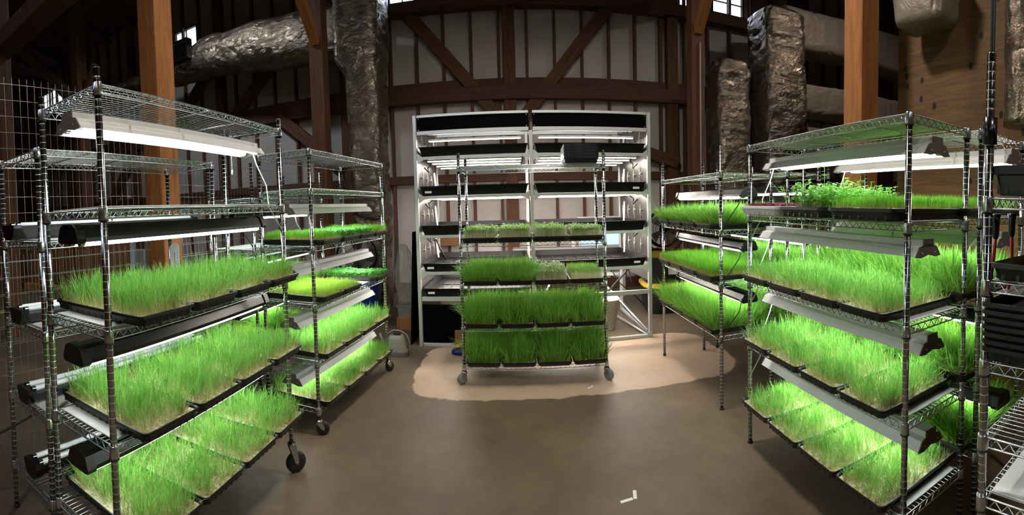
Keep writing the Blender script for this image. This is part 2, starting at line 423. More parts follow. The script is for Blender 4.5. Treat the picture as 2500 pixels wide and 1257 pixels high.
bar((-8.1, 5.4, 3.7), (-7.3, 5.4, 4.7), .14, .14, 'timber'); bar((-8.2, 5.4, 4.2), (-11.2, 5.4, 6.7), .24, .2, 'dark')
# plywood partition on the right
struct('wall_plywood', MB().box(2.78, 2.82, -3.5, 2.3, 0, 5.2), M['ply'])
trim(2.74, 2.79, .42, .5, 0, 5.2, 'ply')

# ------------------------------------------------------------------ foil ducts
from mathutils import noise
def duct(name, label, secs, m='foil', sq=5, nst_=None, n=72, amp=.022, seed=0, parent=None, fr=3.2):
    # secs: (centre, U, V) cross-sections; superellipse with exponent sq
    P = []
    tot = sum((Vector(secs[i + 1][0]) - Vector(secs[i][0])).length for i in range(len(secs) - 1))
    for i in range(len(secs) - 1):
        a, b_ = secs[i], secs[i + 1]; l = (Vector(b_[0]) - Vector(a[0])).length
        st = max(2, int(l / .045))
        for k in range(st):
            t = k / st; P.append([Vector(a[j]) * (1 - t) + Vector(b_[j]) * t for j in range(3)])
    P.append([Vector(q) for q in secs[-1]])
    b = MB(); vs = []
    for c0, U, V in P:
        for i in range(n):
            t = 2 * PI * i / n; cc, ss = math.cos(t), math.sin(t)
            x = math.copysign(abs(cc) ** (2 / sq), cc); y = math.copysign(abs(ss) ** (2 / sq), ss)
            p = c0 + U * x + V * y
            d = (U * x + V * y).normalized()
            q = p * fr + Vector((seed, 0, 0))
            k = noise.fractal(q * .6, 1., 2., 2); r_ = abs(noise.noise(Vector((q.x, q.y, q.z * 1.8)) * 1.1 + Vector((5, 1, 2))))
            p = p + d * (amp * 1.3 * k - amp * 1.6 * (1 - min(1, r_ * 9)))
            vs.append(p)
    m_ = len(P)
    fs = [(k * n + i, k * n + (i + 1) % n, (k + 1) * n + (i + 1) % n, (k + 1) * n + i) for k in range(m_ - 1) for i in range(n)]
    fs += [tuple(range(n))[::-1], tuple((m_ - 1) * n + i for i in range(n))]
    b.add(vs, fs, 0, True)
    return b
X1, Y1, Z1 = Vector((1, 0, 0)), Vector((0, 1, 0)), Vector((0, 0, 1))
root = thing('foil_duct', 'foil-wrapped duct dropping to the floor, with a long round run leading left', 'duct', (-2.0, 6.1, 0))
def rel(secs, o): return [(Vector(a) - Vector(o), u, v) for a, u, v in secs]
o_ = (-2.0, 6.1, 0)
duct('vertical', '', rel([((-1.98, 6.1, .02), X1 * .2, Y1 * .2), ((-2.0, 6.1, .5), X1 * .24, Y1 * .25), ((-2.02, 6.1, 2.6), X1 * .26, Y1 * .28), ((-2.04, 6.1, 3.35), X1 * .26, Y1 * .28), ((-2.1, 6.15, 3.6), X1 * .34, Y1 * .36), ((-2.1, 6.15, 4.9), X1 * .36, Y1 * .36)], o_), sq=5, seed=3).build('vertical_duct', M['foil'], root)
duct('h', '', rel([((-2.3, 6.35, 4.15), Y1 * .38, Z1 * .42), ((-3.8, 6.4, 4.29), Y1 * .38, Z1 * .41), ((-5.1, 6.45, 4.42), Y1 * .38, Z1 * .36), ((-6.1, 6.45, 4.33), Y1 * .3, Z1 * .22)], o_), sq=2.3, seed=9, amp=.018).build('horizontal_duct', M['foil'], root)
duct('h2', '', rel([((-5.95, 6.45, 4.3), Y1 * .22, Z1 * .2), ((-7.5, 6.5, 4.47), Y1 * .2, Z1 * .17), ((-11.5, 6.5, 4.65), Y1 * .2, Z1 * .17)], o_), sq=2.2, seed=19, amp=.015).build('far_duct_run', M['foil'], root)
o = thing('air_grille', 'dark louvred vent grille on the far end of the left foil duct', 'vent', (-5.63, 6.0, 4.5))
g_ = MB().box(-.33, .33, -.02, .0, -.12, .2)
for i in range(8): g_.box(-.33, .33, -.04, -.02, -.1 + i * .035, -.085 + i * .035)
g_.box(-.35, -.33, -.045, .1, -.14, .22).box(.33, .35, -.045, .1, -.14, .22).box(-.01, .01, -.045, -.02, -.12, .2).box(-.33, .33, -.045, .1, -.14, -.12).box(-.33, .33, -.045, .1, .2, .22)
g_.build('grille', M['black'], o)
o_ = (3.4, 6.3, 0); root = thing('foil_duct', 'straight foil-wrapped duct hanging just right of the conduit post', 'duct', o_)
duct('v', '', rel([((3.45, 6.3, 0.02), X1 * .28, Y1 * .24), ((3.42, 6.3, 2.2), X1 * .3, Y1 * .26), ((3.4, 6.3, 3.5), X1 * .31, Y1 * .27), ((3.4, 6.3, 3.68), X1 * .26, Y1 * .22)], o_), seed=31, amp=.03).build('duct_body', M['foil'], root)
o_ = (4.3, 6.2, 0); root = thing('foil_duct', 'large foil-wrapped duct box under the window with two branches running right', 'duct', o_)
duct('v', '', rel([((4.05, 6.1, 1.6), X1 * .17, Y1 * .2), ((4.1, 6.1, 2.35), X1 * .22, Y1 * .24), ((4.25, 6.1, 2.75), X1 * .38, Y1 * .3), ((4.25, 6.1, 3.1), X1 * .42, Y1 * .34), ((4.22, 6.1, 4.5), X1 * .4, Y1 * .36), ((4.22, 6.1, 4.56), X1 * .34, Y1 * .3)], o_), seed=41, amp=.034, sq=6).build('duct_box', M['foil'], root)
duct('h', '', rel([((4.3, 6.25, 4.35), Y1 * .34, Z1 * .36), ((6.0, 6.25, 4.5), Y1 * .34, Z1 * .36), ((7.6, 6.25, 4.6), Y1 * .34, Z1 * .42)], o_), seed=47, sq=6, amp=.012).build('upper_branch', M['foil2'], root)
duct('h', '', rel([((4.3, 6.2, 3.2), Y1 * .3, Z1 * .26), ((6.0, 6.2, 3.3), Y1 * .3, Z1 * .27), ((8.2, 6.2, 3.35), Y1 * .3, Z1 * .3)], o_), seed=53, sq=6, amp=.012).build('lower_branch', M['foil2'], root)
o_ = (2.62, .98, 0); root = thing('foil_duct', 'silver insulated round duct at the upper right edge against the plywood', 'duct', (2.6, 1.1, 0))
duct('v', '', [(Vector((0, 0, 1.95)), X1 * .15, Y1 * .15), (Vector((0, 0, 3.9)), X1 * .15, Y1 * .15)], seed=61, sq=2, amp=.01, fr=6).build('duct_body', M['foil'], root)
root = thing('wrapped_box', 'small foil-wrapped box hanging high on the plywood wall', 'duct', (2.6, 1.9, 2.72))
duct('v', '', [(Vector((0, 0, 0)), X1 * .14, Y1 * .2), (Vector((0, 0, .3)), X1 * .16, Y1 * .24)], seed=71, sq=6, amp=.012, fr=6).build('wrapped_body', M['foil2'], root)
# ------------------------------------------------------------------ wire racks
RP = .0127
def post_mesh(h, key={}):
    k = round(h, 3)
    if k not in key:
        b_ = MB().lathe([(RP, 0), (RP, h - .005)], 14).lathe([(RP, h - .005), (RP * .8, h)], 14)
        for i in range(1, int(h / .0254)):
            z = i * .0254; b_.lathe([(RP * 1.004, z - .0009), (RP * 1.02, z), (RP * 1.004, z + .0009)], 14, 1, smooth=False, cap=False)
        key[k] = b_.mesh('post', [M['chrome'], M['groove']])
    return key[k]
def shelf_mesh(L, W_, key={}):
    k = (round(L, 3), round(W_, 3))
    if k in key: return key[k]
    b = MB(); zt, zl = .036, .007
    cs = [(0, 0), (L, 0), (L, W_), (0, W_)]
    for i in range(4):
        (xa, ya), (xb, yb) = cs[i], cs[(i + 1) % 4]
        b.tube((xa, ya, zt), (xb, yb, zt), .0032, 6); b.tube((xa, ya, zl), (xb, yb, zl), .0032, 6)
        d = math.hypot(xb - xa, yb - ya); n = max(4, round(d / .042))
        pts = []
        for j in range(n * 2 + 1):
            t = .02 + .96 * j / (2 * n); pts.append((xa + (xb - xa) * t, ya + (yb - ya) * t, zt - .002 if j % 2 else zl + .002))
        b.path(pts, .0021, 5)
    nw = round(W_ / .024)
    for j in range(1, nw): b.tube((0, W_ * j / nw, zt + .003), (L, W_ * j / nw, zt + .003), .0016, 5)
    for t in (.25, .5, .75): b.tube((L * t, 0, zt - .001), (L * t, W_, zt - .001), .0028, 6)
    for x, y in cs:
        b.lathe([(.0165, 0), (.0175, .002), (.0162, .04), (.0155, .043)], 12, c=(x, y, 0))
        b.lathe([(.0172, -.006), (.0185, -.004), (.0178, .0)], 12, 1, c=(x, y, 0))
    key[k] = b.mesh('wire_shelf', [M['wire'], M['blackring']]); return key[k]
def caster(parent, x, y, h, gm, rz):
    r = min(.058, h * .44)
    b = MB().lathe([(.006, h + .02), (.012, h + .018), (.012, h), (.022, h - .004), (.024, h - .014), (.02, h - .018)], 14)
    for s_ in (-1, 1):
        b.add([(-.02, s_ * .016, h - .016), (.02, s_ * .016, h - .016), (.034, s_ * .018, r + .01), (.03, s_ * .018, r - .01), (.012, s_ * .018, r + .0),
               (-.02, s_ * .019, h - .016), (.02, s_ * .019, h - .016), (.034, s_ * .021, r + .01), (.03, s_ * .021, r - .01), (.012, s_ * .021, r + .0)],
              [(0, 1, 2, 3, 4), (9, 8, 7, 6, 5), (0, 5, 6, 1), (1, 6, 7, 2), (2, 7, 8, 3), (3, 8, 9, 4), (4, 9, 5, 0)])
    b.tube((.022, -.024, r), (.022, .024, r), .006, 8)
    o = b.build('caster', M['chrome'], parent, (x, y, 0), rz)
    Mx = Matrix.Translation((.022, 0, r)) @ Matrix.Rotation(PI / 2, 4, 'X')
    MB().lathe([(r * .45, -.014), (r * .9, -.015), (r, -.008), (r, .008), (r * .9, .015), (r * .45, .014)], 24, M=Mx).lathe([(.012, -.0155), (r * .46, -.012), (r * .46, .012), (.012, .0155)], 16, 1, M=Mx).build('wheel', [gm, M['lightgrey'] if gm is M['rubberg'] else M['black']], o)
class Rack: pass
def rack(key, label, x, y, a, L, W_, lv, pb, top, cast=None, feet=True, wheelm='rubber'):
    R = Rack(); R.x, R.y, R.a, R.L, R.W, R.lv = x, y, a, L, W_, lv; R.name = key
    t = thing('wire_shelving_rack', label, 'shelving rack', (x, y, 0), a); R.o = t
    for i, (px, py) in enumerate(((0, 0), (L, 0), (L, W_), (0, W_))):
        ob('post', post_mesh(top - pb), t, (px, py, pb))
        if cast is not None: caster(t, px, py, pb, M[wheelm], cast[i])
        elif feet: MB().lathe([(.013, .0), (.016, .002), (.016, .008), (.0125, .014)], 12).build('foot', M['blackring'], t, (px, py, pb - .008))
    for z in lv: ob('wire_shelf', shelf_mesh(L, W_), t, (0, 0, z))
    return R
def loc(R, s, t, z):
    c_, s_ = math.cos(R.a), math.sin(R.a)
    return (R.x + c_ * s - s_ * t, R.y + s_ * s + c_ * t, z)
H = PI / 2
R1 = rack('R1', 'tall chrome wire rack on black casters nearest the camera on the left', -1.18, .874, 1.592, 1.208, .3775, [1.868, 1.449, 1.036, .648, .294], .175, 1.962, cast=[.4, -.7, 2., 1.])
R0 = rack('R0', 'chrome wire rack of upturned unlit lamps behind the near left rack', -1.689, .907, 1.583, 1.195, .386, [1.737, 1.327, .93, .552, .198], .01, 1.784)
R2 = rack('R2', 'six shelf chrome wire rack on casters, second rack along the left side', -1.243, 2.517, 1.473, 1.187, .406, [1.811, 1.556, 1.185, .808, .443, .13], .1, 1.844, cast=[-1., -.5, 2., 1.])
R2b = rack('R2b', 'chrome wire rack tucked behind the second left rack near the wire fence', -1.78, 2.65, H, 1.18, .41, [1.527, 1.15, .77, .42, .12], .01, 1.824)
RC = rack('RC', 'chrome wire rack on grey casters full of tall grass in the centre of the aisle', -.42, 3.51, -.035, 1.165, .41, [1.73, 1.115, .77, .425, .112], .105, 1.876, cast=[-2.3, -.9, 2., 1.], wheelm='rubberg')
R3 = rack('R3', 'chrome wire rack nearest the camera on the right, with white lamps under its shelves', 1.331, 2.199, -1.617, 1.2, .388, [1.735, 1.331, .943, .572, .207], .01, 1.768)
R4 = rack('R4', 'chrome wire rack with black lamps at right beside the black fan', 1.384, 3.84, -1.577, 1.182, .412, [1.614, 1.215, .852, .478], .01, 1.828)
R5 = rack('R5', 'chrome wire rack behind the near right rack, against the plywood wall', 1.78, 2.108, -1.637, 1.181, .398, [1.733, 1.345, .972, .606, .281], .01, 1.76)
R6 = rack('R6', 'chrome wire rack behind the one with black lamps, near the foil ducts', 1.94, 3.84, -H, 1.18, .41, [1.635, 1.24, .85, .48], .01, 1.81)
R7 = rack('R7', 'chrome wire rack of empty trays cut off by the right edge', 1.10, .575, -H, 1.18, .42, [1.425, 1.188, .957, .738, .56], .01, 1.868)

# ------------------------------------------------------------------ trays and crops
def tray_mesh():
    b = MB(); w, l, h = .14, .27, .037
    def ring(w_, l_, z, r=.02, k=4):
        pts = []
        for cx, cy, a0 in ((w_ - r, l_ - r, 0), (-w_ + r, l_ - r, 90), (-w_ + r, -l_ + r, 180), (w_ - r, -l_ + r, 270)):
            for i in range(k + 1):
                a = math.radians(a0 + 90 * i / k); pts.append((cx + r * math.cos(a), cy + r * math.sin(a), z))
        return pts
    rs = [ring(w - .014, l - .014, 0), ring(w - .012, l - .012, .004), ring(w - .006, l - .006, h - .012), ring(w - .001, l - .001, h - .011), ring(w, l, h - .010), ring(w, l, h),
          ring(w - .004, l - .004, h + .001), ring(w - .008, l - .008, h - .003), ring(w - .015, l - .015, .006)]
    n = len(rs[0]); vs = [p for r in rs for p in r]
    fs = [(k * n + i, k * n + (i + 1) % n, (k + 1) * n + (i + 1) % n, (k + 1) * n + i) for k in range(len(rs) - 1) for i in range(n)]
    fs += [tuple(range(n))[::-1], tuple((len(rs) - 1) * n + i for i in range(n))]
    b.add(vs, fs)
    for i in range(-6, 7):
        for s_ in (-1, 1): b.box(s_ * (w - .013) - .004, s_ * (w - .013) + .004, i * .04 - .004, i * .04 + .004, .002, h - .016)
    for i in range(-3, 4):
        for s_ in (-1, 1): b.box(i * .036 - .004, i * .036 + .004, s_ * (l - .013) - .004, s_ * (l - .013) + .004, .002, h - .016)
    return b.mesh('tray', M['tray'])
TM = tray_mesh()
def soil_mesh(m, z=.027, amp=.005, name='seed_mat'):
    rnd = random.Random(5); nx, ny = 22, 42; vs = []; fs = []
    for j in range(ny + 1):
        for i in range(nx + 1):
            vs.append((-.128 + .256 * i / nx, -.258 + .516 * j / ny, z + (rnd.random() - .5) * 2 * amp * (0 < i < nx) * (0 < j < ny)))
    for j in range(ny):
        for i in range(nx): a = j * (nx + 1) + i; fs.append((a, a + 1, a + nx + 2, a + nx + 1))
    return MB().add(vs, fs, 0, True).mesh(name, m)
SM = soil_mesh(M['soil']); SM2 = soil_mesh(M['soil2'])
def np_mesh(name, V, F4, F3, hg, rn, m):
    me = bpy.data.meshes.new(name); nv = len(V); me.vertices.add(nv); me.vertices.foreach_set('co', V.astype(np.float32).ravel())
    nl = len(F4) * 4 + len(F3) * 3; me.loops.add(nl)
    me.loops.foreach_set('vertex_index', np.concatenate([F4.ravel(), F3.ravel()]).astype(np.int32))
    me.polygons.add(len(F4) + len(F3))
    st = np.concatenate([np.arange(len(F4)) * 4, len(F4) * 4 + np.arange(len(F3)) * 3]).astype(np.int32)
    me.polygons.foreach_set('loop_start', st)
    me.update(calc_edges=True)
    for nm, arr in (('hgt', hg), ('rnd', rn)):
        at = me.attributes.new(nm, 'FLOAT', 'POINT'); at.data.foreach_set('value', arr.astype(np.float32))
    me.materials.append(m); me.validate(); return me
def blades(name, m, n, h, hv, lean, droop, wd, out=0.0, seed=0, z0=.025, clump=0.0, nseg=3):
    g = np.random.default_rng(seed)
    if clump:
        cx = g.uniform(-.118, .118, n // 6); cy = g.uniform(-.248, .248, n // 6); k = g.integers(0, n // 6, n)
        x = np.clip(cx[k] + g.normal(0, clump, n), -.125, .125); y = np.clip(cy[k] + g.normal(0, clump, n), -.255, .255)
    else: x = g.uniform(-.125, .125, n); y = g.uniform(-.255, .255, n)
    H_ = h * np.clip(g.normal(1, hv, n), .35, 1.5)
    # patches of taller and shorter growth
    H_ *= 1 + .14 * np.sin(x * 31 + seed) * np.cos(y * 17 + seed * 2) + .07 * np.sin(y * 47 + seed)
    az = g.uniform(0, 2 * np.pi, n); ln = np.abs(g.normal(0, lean, n))
    dx, dy = np.cos(az) * ln, np.sin(az) * ln
    ex = (np.abs(x) / .125) ** 4 * np.sign(x) * out; ey = (np.abs(y) / .255) ** 7 * np.sign(y) * out
    dx += ex * g.uniform(.2, 1.3, n); dy += ey * g.uniform(.2, 1.3, n)
    mg = np.sqrt(dx * dx + dy * dy); k_ = np.minimum(1, .62 / np.maximum(mg, 1e-3)); dx *= k_; dy *= k_
    dr = droop * g.uniform(.1, 1.6, n)
    fa = g.uniform(0, np.pi, n); wx, wy = np.cos(fa), np.sin(fa); wdv = wd * g.uniform(.7, 1.25, n)
    ts = np.linspace(0, 1, nseg + 1); V = []; hg = []; rn = []; r_ = g.uniform(0, 1, n)
    for i, t in enumerate(ts):
        px = x + dx * H_ * (t + dr * t * t * 1.2); py = y + dy * H_ * (t + dr * t * t * 1.2)
        ll = np.sqrt(dx * dx + dy * dy)
        pz = z0 + H_ * (t * np.sqrt(np.clip(1 - .35 * ll * ll, .3, 1)) - dr * t * t * (ll + .15) * .75)
        pz = np.maximum(pz, z0 - .06)
        if i < nseg:
            w_ = wdv * (1 - .45 * t) * .5
            V += [np.stack([px - wx * w_, py - wy * w_, pz], 1), np.stack([px + wx * w_, py + wy * w_, pz], 1)]
            hg += [np.full(n, t)] * 2; rn += [r_] * 2
        else: V.append(np.stack([px, py, pz], 1)); hg.append(np.full(n, t)); rn.append(r_)
    k = 2 * nseg + 1
    V = np.stack(V, 1).reshape(-1, 3); hg = np.stack(hg, 1).ravel(); rn = np.stack(rn, 1).ravel()
    b0 = np.arange(n) * k
    F4 = np.concatenate([np.stack([b0 + 2 * i, b0 + 2 * i + 1, b0 + 2 * i + 3, b0 + 2 * i + 2], 1) for i in range(nseg - 1)])
    F3 = np.stack([b0 + 2 * nseg - 2, b0 + 2 * nseg - 1, b0 + 2 * nseg], 1)
    return np_mesh(name, V, F4, F3, hg, rn, m)
def sprouts(name, m, n, h, hv, leaf, seed=0, z0=.026, lean=.1, sw=.0016, leaves=2, elong=1.25):
    g = np.random.default_rng(seed + 100)
    x = g.uniform(-.122, .122, n); y = g.uniform(-.252, .252, n); H_ = h * np.clip(g.normal(1, hv, n), .5, 1.45)
    H_ *= 1 + .1 * np.sin(x * 40 + seed) * np.cos(y * 22)
    dx, dy = g.normal(0, lean, n) * H_, g.normal(0, lean, n) * H_
    fa = g.uniform(0, np.pi, n); c_, s_ = np.cos(fa), np.sin(fa); r_ = g.uniform(0, 1, n)
    V = [np.stack([x - c_ * sw, y - s_ * sw, np.full(n, z0)], 1), np.stack([x + c_ * sw, y + s_ * sw, np.full(n, z0)], 1),
         np.stack([x + dx + c_ * sw * .8, y + dy + s_ * sw * .8, z0 + H_], 1), np.stack([x + dx - c_ * sw * .8, y + dy - s_ * sw * .8, z0 + H_], 1)]
    hg = [np.zeros(n), np.zeros(n), np.full(n, .55), np.full(n, .55)]; F = []
    base = 4
    F.append((0, 1, 2, 3))
    for q in range(leaves):
        a = g.uniform(0, 2 * np.pi, n) if leaves > 2 else fa + np.pi * q + g.normal(0, .3, n)
        hz = z0 + H_ * (1 if leaves <= 2 else g.uniform(.45, 1.05, n))
        L_ = leaf * g.uniform(.7, 1.25, n); tilt = g.uniform(-.2, .7, n)
        ca, sa = np.cos(a), np.sin(a)
        cx, cy = x + dx * (hz - z0) / H_, y + dy * (hz - z0) / H_
        for (u, v) in ((0, 0), (.35, .5), (.8, .42), (1.1, 0), (.8, -.42), (.35, -.5)):
            uu, vv = u * L_ * elong, v * L_
            V.append(np.stack([cx + ca * uu - sa * vv, cy + sa * uu + ca * vv, hz + tilt * uu - .25 * u * u * L_], 1)); hg.append(np.full(n, 1.0))
        F += [(base, base + 1, base + 2, base + 3), (base, base + 3, base + 4, base + 5)]; base += 6
    k = base; V = np.stack(V, 1).reshape(-1, 3); hg = np.stack(hg, 1).ravel(); rn = np.repeat(r_, k)
    b0 = np.arange(n) * k
    F4 = np.concatenate([np.stack([b0 + i for i in f], 1) for f in F])
    return np_mesh(name, V, F4, np.zeros((0, 3), int), hg, rn, m)
CR = {
 'wheat': [blades('grass', G['wheat'], 2200, .09, .3, .38, .32, .0031, .14, s_, clump=.006) for s_ in range(5)],
 'short': [blades('grass', G['wheat'], 2400, .074, .3, .36, .28, .003, .12, 40 + s_, clump=.006) for s_ in range(3)],
 'tall': [blades('grass', G['tall'], 2900, .15, .18, .34, .55, .0046, .6, 10 + s_, clump=.008) for s_ in range(5)],
 'dense': [blades('grass', G['dense'], 5200, .058, .16, .14, .06, .0024, .08, 20 + s_) for s_ in range(3)],
 'yellow': [blades('grass', G['yellow'], 4200, .05, .2, .16, .08, .0024, .08, 30 + s_) for s_ in range(2)],
 'micro': [sprouts('microgreens', G['micro'], 1700, .072, .14, .011, s_) for s_ in range(3)],
 'pea': [sprouts('microgreens', G['micro2'], 1500, .04, .14, .012, 7 + s_, leaves=2) for s_ in range(3)],
 'pale': [blades('microgreens', G['micro'], 4600, .078, .08, .07, .02, .0022, .04, 50 + s_) for s_ in range(2)],
 'redm': [sprouts('microgreens', G['redm'], 1700, .02, .2, .007, 3)],
 'herb': [sprouts('herbs', G['herb'], 420, .085, .35, .014, 4, lean=.25, leaves=7)],
}
rt = random.Random(3); GM = {}
DESC = {'wheat': 'pale-rooted wheatgrass', 'short': 'short pale-rooted wheatgrass', 'tall': 'tall drooping wheatgrass', 'dense': 'fine dense shoots', 'yellow': 'yellow-green shoots',
        'micro': 'pale-stemmed leafy microgreens', 'pea': 'round-leaved green microgreens', 'pale': 'even white-stemmed microgreens', 'redm': 'red microgreens', 'herb': 'mixed leafy herbs'}
def put(R, lvl, s, kind, label, group, t=None, hs=1.0, shell=None, rot=None, dz=.044, deep=False):
    t = R.W / 2 if t is None else t
    p = loc(R, s, t, R.lv[lvl] + dz)
    r = thing('growing_tray', label, 'tray', p, R.a + (PI if (rt.random() < .5 if rot is None else rot) else 0) + rt.uniform(-.012, .012), group)
    sh_ = ob('tray_shell', shell or TM, r)
    sm_ = ob('seed_mat' if kind not in ('redm', 'herb') else 'soil', SM if kind not in ('redm', 'herb', 'yellow') else SM2, r)
    o = ob({'micro': 'microgreens', 'pea': 'microgreens', 'pale': 'microgreens', 'redm': 'microgreens', 'herb': 'herbs'}.get(kind, 'grass'), rt.choice(CR[kind]), r)
    o.scale = (1, 1, hs * rt.uniform(.93, 1.07))
    o.location.z = .026 * (1 - o.scale.z)
    if deep: sh_.scale = (1, 1, 1.3); o.location.z += .011; sm_.location.z = .011
    return r
ORD = ['nearest camera', 'second from camera', 'third from camera', 'farthest from camera']
ORL = ['leftmost', 'second from left', 'third from left', 'rightmost']
NUMS = {}
def row(R, lvl, kinds, rk, shn, s0=.16, ds=.284, rev=False, hs=1.0, t=None, left=False, dz=.044):
    for i, kd in enumerate(kinds):
        if kd is None: continue
        j = len(kinds) - 1 - i if rev else i
        o_ = (ORL if left else ORD)[j]
        put(R, lvl, s0 + ds * i, kd, 'tray of %s, %s, %s, %s' % (DESC[kd], o_, shn, rk), 'trays on %s of %s' % (shn, rk), hs=hs, t=t, dz=dz)
A_ = 'near left rack'; B_ = 'second left rack'; C_ = 'centre rack'; D_ = 'near right rack'; E_ = 'fan-side right rack'; F_2 = 'plywood-side rack'; G_ = 'duct-side back rack'; I_ = 'back left rack'
row(R1, 2, ['wheat'] * 4, A_, 'third shelf', .2, .286, t=.17, dz=.05, hs=1.08)
row(R1, 3, ['wheat'] * 4, A_, 'fourth shelf', .2, .286, t=.17, dz=.05)
row(R1, 4, ['wheat', 'short', 'short', 'wheat'], A_, 'bottom shelf', .2, .286, t=.17)
row(R2, 2, ['dense', 'pea', 'pea', 'dense'], B_, 'third shelf', .165, .286)
row(R2, 3, ['yellow', 'yellow', None, 'pea'], B_, 'fourth shelf', .165, .286, dz=.05)
row(R2, 4, ['wheat'] * 4, B_, 'fifth shelf', .165, .286)
row(R2, 5, ['short', 'wheat', 'short', 'wheat'], B_, 'bottom shelf', .165, .286)
row(R2b, 2, ['tall'] * 4, I_, 'third shelf', .16, .285, hs=.8)
row(R2b, 3, ['yellow', 'tall', 'yellow', None], I_, 'fourth shelf', .16, .285, hs=1.1)
row(RC, 1, ['micro', 'micro', 'micro', 'micro'], C_, 'second shelf', .155, .285, left=True)
row(RC, 2, ['tall', 'tall', 'micro', 'pale'], C_, 'third shelf', .155, .285, left=True)
row(RC, 3, ['tall'] * 4, C_, 'fourth shelf', .155, .287, left=True, hs=1.35)
row(RC, 4, ['tall'] * 4, C_, 'bottom shelf', .165, .287, left=True, hs=1.35)
row(R3, 2, ['wheat'] * 4, D_, 'third shelf', .15, .286, rev=True, t=.2, dz=.05)
row(R3, 3, ['wheat'] * 4, D_, 'fourth shelf', .15, .286, rev=True, t=.2, dz=.05)
row(R3, 4, ['short'] * 4, D_, 'bottom shelf', .15, .286, rev=True, t=.2)
row(R4, 1, ['tall'] * 4, E_, 'second shelf', .16, .285, rev=True, hs=.85)
row(R4, 2, ['dense'] * 4, E_, 'third shelf', .16, .285, rev=True, hs=1.3)
row(R4, 3, ['tall'] * 4, E_, 'bottom shelf', .16, .285, rev=True, hs=1.15)
row(R5, 1, ['dense'] * 4, F_2, 'second shelf', .16, .285, rev=True)
row(R5, 2, ['tall'] * 4, F_2, 'third shelf', .16, .285, rev=True, hs=1.05)
row(R5, 3, ['tall'] * 4, F_2, 'fourth shelf', .16, .285, rev=True)
row(R5, 4, ['tall'] * 4, F_2, 'bottom shelf', .16, .285, rev=True, hs=.85)
row(R6, 1, ['tall'] * 4, G_, 'second shelf', .16, .285, rev=True, hs=.7)
row(R6, 2, ['tall'] * 4, G_, 'third shelf', .16, .285, rev=True)
row(R6, 3, ['tall'] * 4, G_, 'bottom shelf', .16, .285, rev=True)
# second shelf of the near right rack: white tub, herbs, two trays of bright shoots
MW = TM.copy(); MW.name = 'tray'; MW.materials.clear(); MW.materials.append(M['white'])
r = put(R3, 1, .21, 'redm', 'white tray of dark red microgreens on second shelf of near right rack', None, shell=MW, deep=True); r.scale = (1.45, 1, 1)
r = put(R3, 1, .6, 'herb', 'black tray of tall mixed herbs with a blue tape label on near right rack', None, rot=False, deep=True); r.scale = (1.28, 1, 1)
MB().box(.1395, .1415, -.1, -.02, .014, .036).build('tape_label', M['blueT'], r)
# tall leafy seedling in that tray
rn_ = random.Random(8)
for k in range(5):
    b = MB()
    x, y = rn_.uniform(-.09, 0), rn_.uniform(-.1, .2); hh = rn_.uniform(.13, .2)
    b.path([(x, y, .05), (x + .01, y, .05 + hh * .5), (x + rn_.uniform(-.03, .03), y + rn_.uniform(-.02, .02), .05 + hh)], .0014, 5)
    for q in range(7):
        zz = .05 + hh * (.35 + .65 * q / 6); a = rn_.uniform(0, 6.28); l = rn_.uniform(.018, .034)
        vs = [(x + math.cos(a) * u * l * 1.3 - math.sin(a) * v * l + .008, y + math.sin(a) * u * l * 1.3 + math.cos(a) * v * l, zz + .2 * u * l - .1 * u * u * l) for u, v in ((0, 0), (.4, .5), (.9, .45), (1.3, 0), (.9, -.45), (.4, -.5))]
        b.add(vs, [(0, 1, 2, 3), (0, 3, 4, 5)])
    b.build('leafy_seedling', G['micro2'], r)
put(R3, 1, 1.0, 'dense', 'black tray of bright fine shoots nearest the camera on second shelf, near right rack', None, deep=True).scale = (1.36, 1, 1)

# white liner boards
def liner(R, lvl, label, s0=0.02, s1=None, t0=.02, t1=None, m='liner'):
    s1 = R.L - .02 if s1 is None else s1; t1 = R.W - .02 if t1 is None else t1
    o = MB().bbox(s0, s1, t0, t1, 0, .004, .001).build('shelf_liner', M[m], None, loc(R, 0, 0, R.lv[lvl] + .0425), R.a)
    return tag(o, label, 'shelf liner')
for R, rk, ls in ((R1, A_, {1: 'second', 2: 'third', 3: 'fourth'}), (R0, 'rack of unlit lamps', {1: 'second', 2: 'third', 3: 'fourth'}), (R2, B_, {0: 'top', 1: 'second', 3: 'fourth'}),
                  (R3, D_, {0: 'top', 1: 'second', 2: 'third', 3: 'fourth', 4: 'bottom'}), (R5, F_2, {1: 'second', 3: 'fourth'}), (R7, 'right edge rack', {4: 'bottom'})):
    for k, nm in ls.items():
        liner(R, k, 'thin white board lining the %s shelf of the %s' % (nm, rk), s0=-.0 if R is R3 else .02)

# ------------------------------------------------------------------ lamps
def lamp_white(on=True):
    l = .62; b = MB()
    prof = [(-.03, .032), (.03, .032), (.032, .004), (.058, -.004), (.084, -.046), (.081, -.048), (.054, -.012), (.03, -.006), (-.03, -.006), (-.054, -.012), (-.081, -.048), (-.084, -.046), (-.058, -.004), (-.032, .004)]
    return b.extrude(prof, -l, l, cap=False).mesh('reflector_housing', M['white'])
LW = lamp_white()
def sqz(me, kx, kz):
    for v in me.vertices: v.co.x *= kx; v.co.z *= kz
sqz(LW, .95, .86)
cap = MB().extrude([(-.034, .036), (.034, .036), (.035, .006), (.06, -.002), (.088, -.048), (.05, -.053), (.0, -.04), (-.05, -.053), (-.088, -.048), (-.06, -.002), (-.035, .006)], -.003, .003)
for x in (-.045, .045): cap.tube((x, -.005, -.028), (x, .005, -.028), .003, 8, 1)
LWC = cap.mesh('end_cap', [M['endcap'], M['paper']]); sqz(LWC, .95, .86)
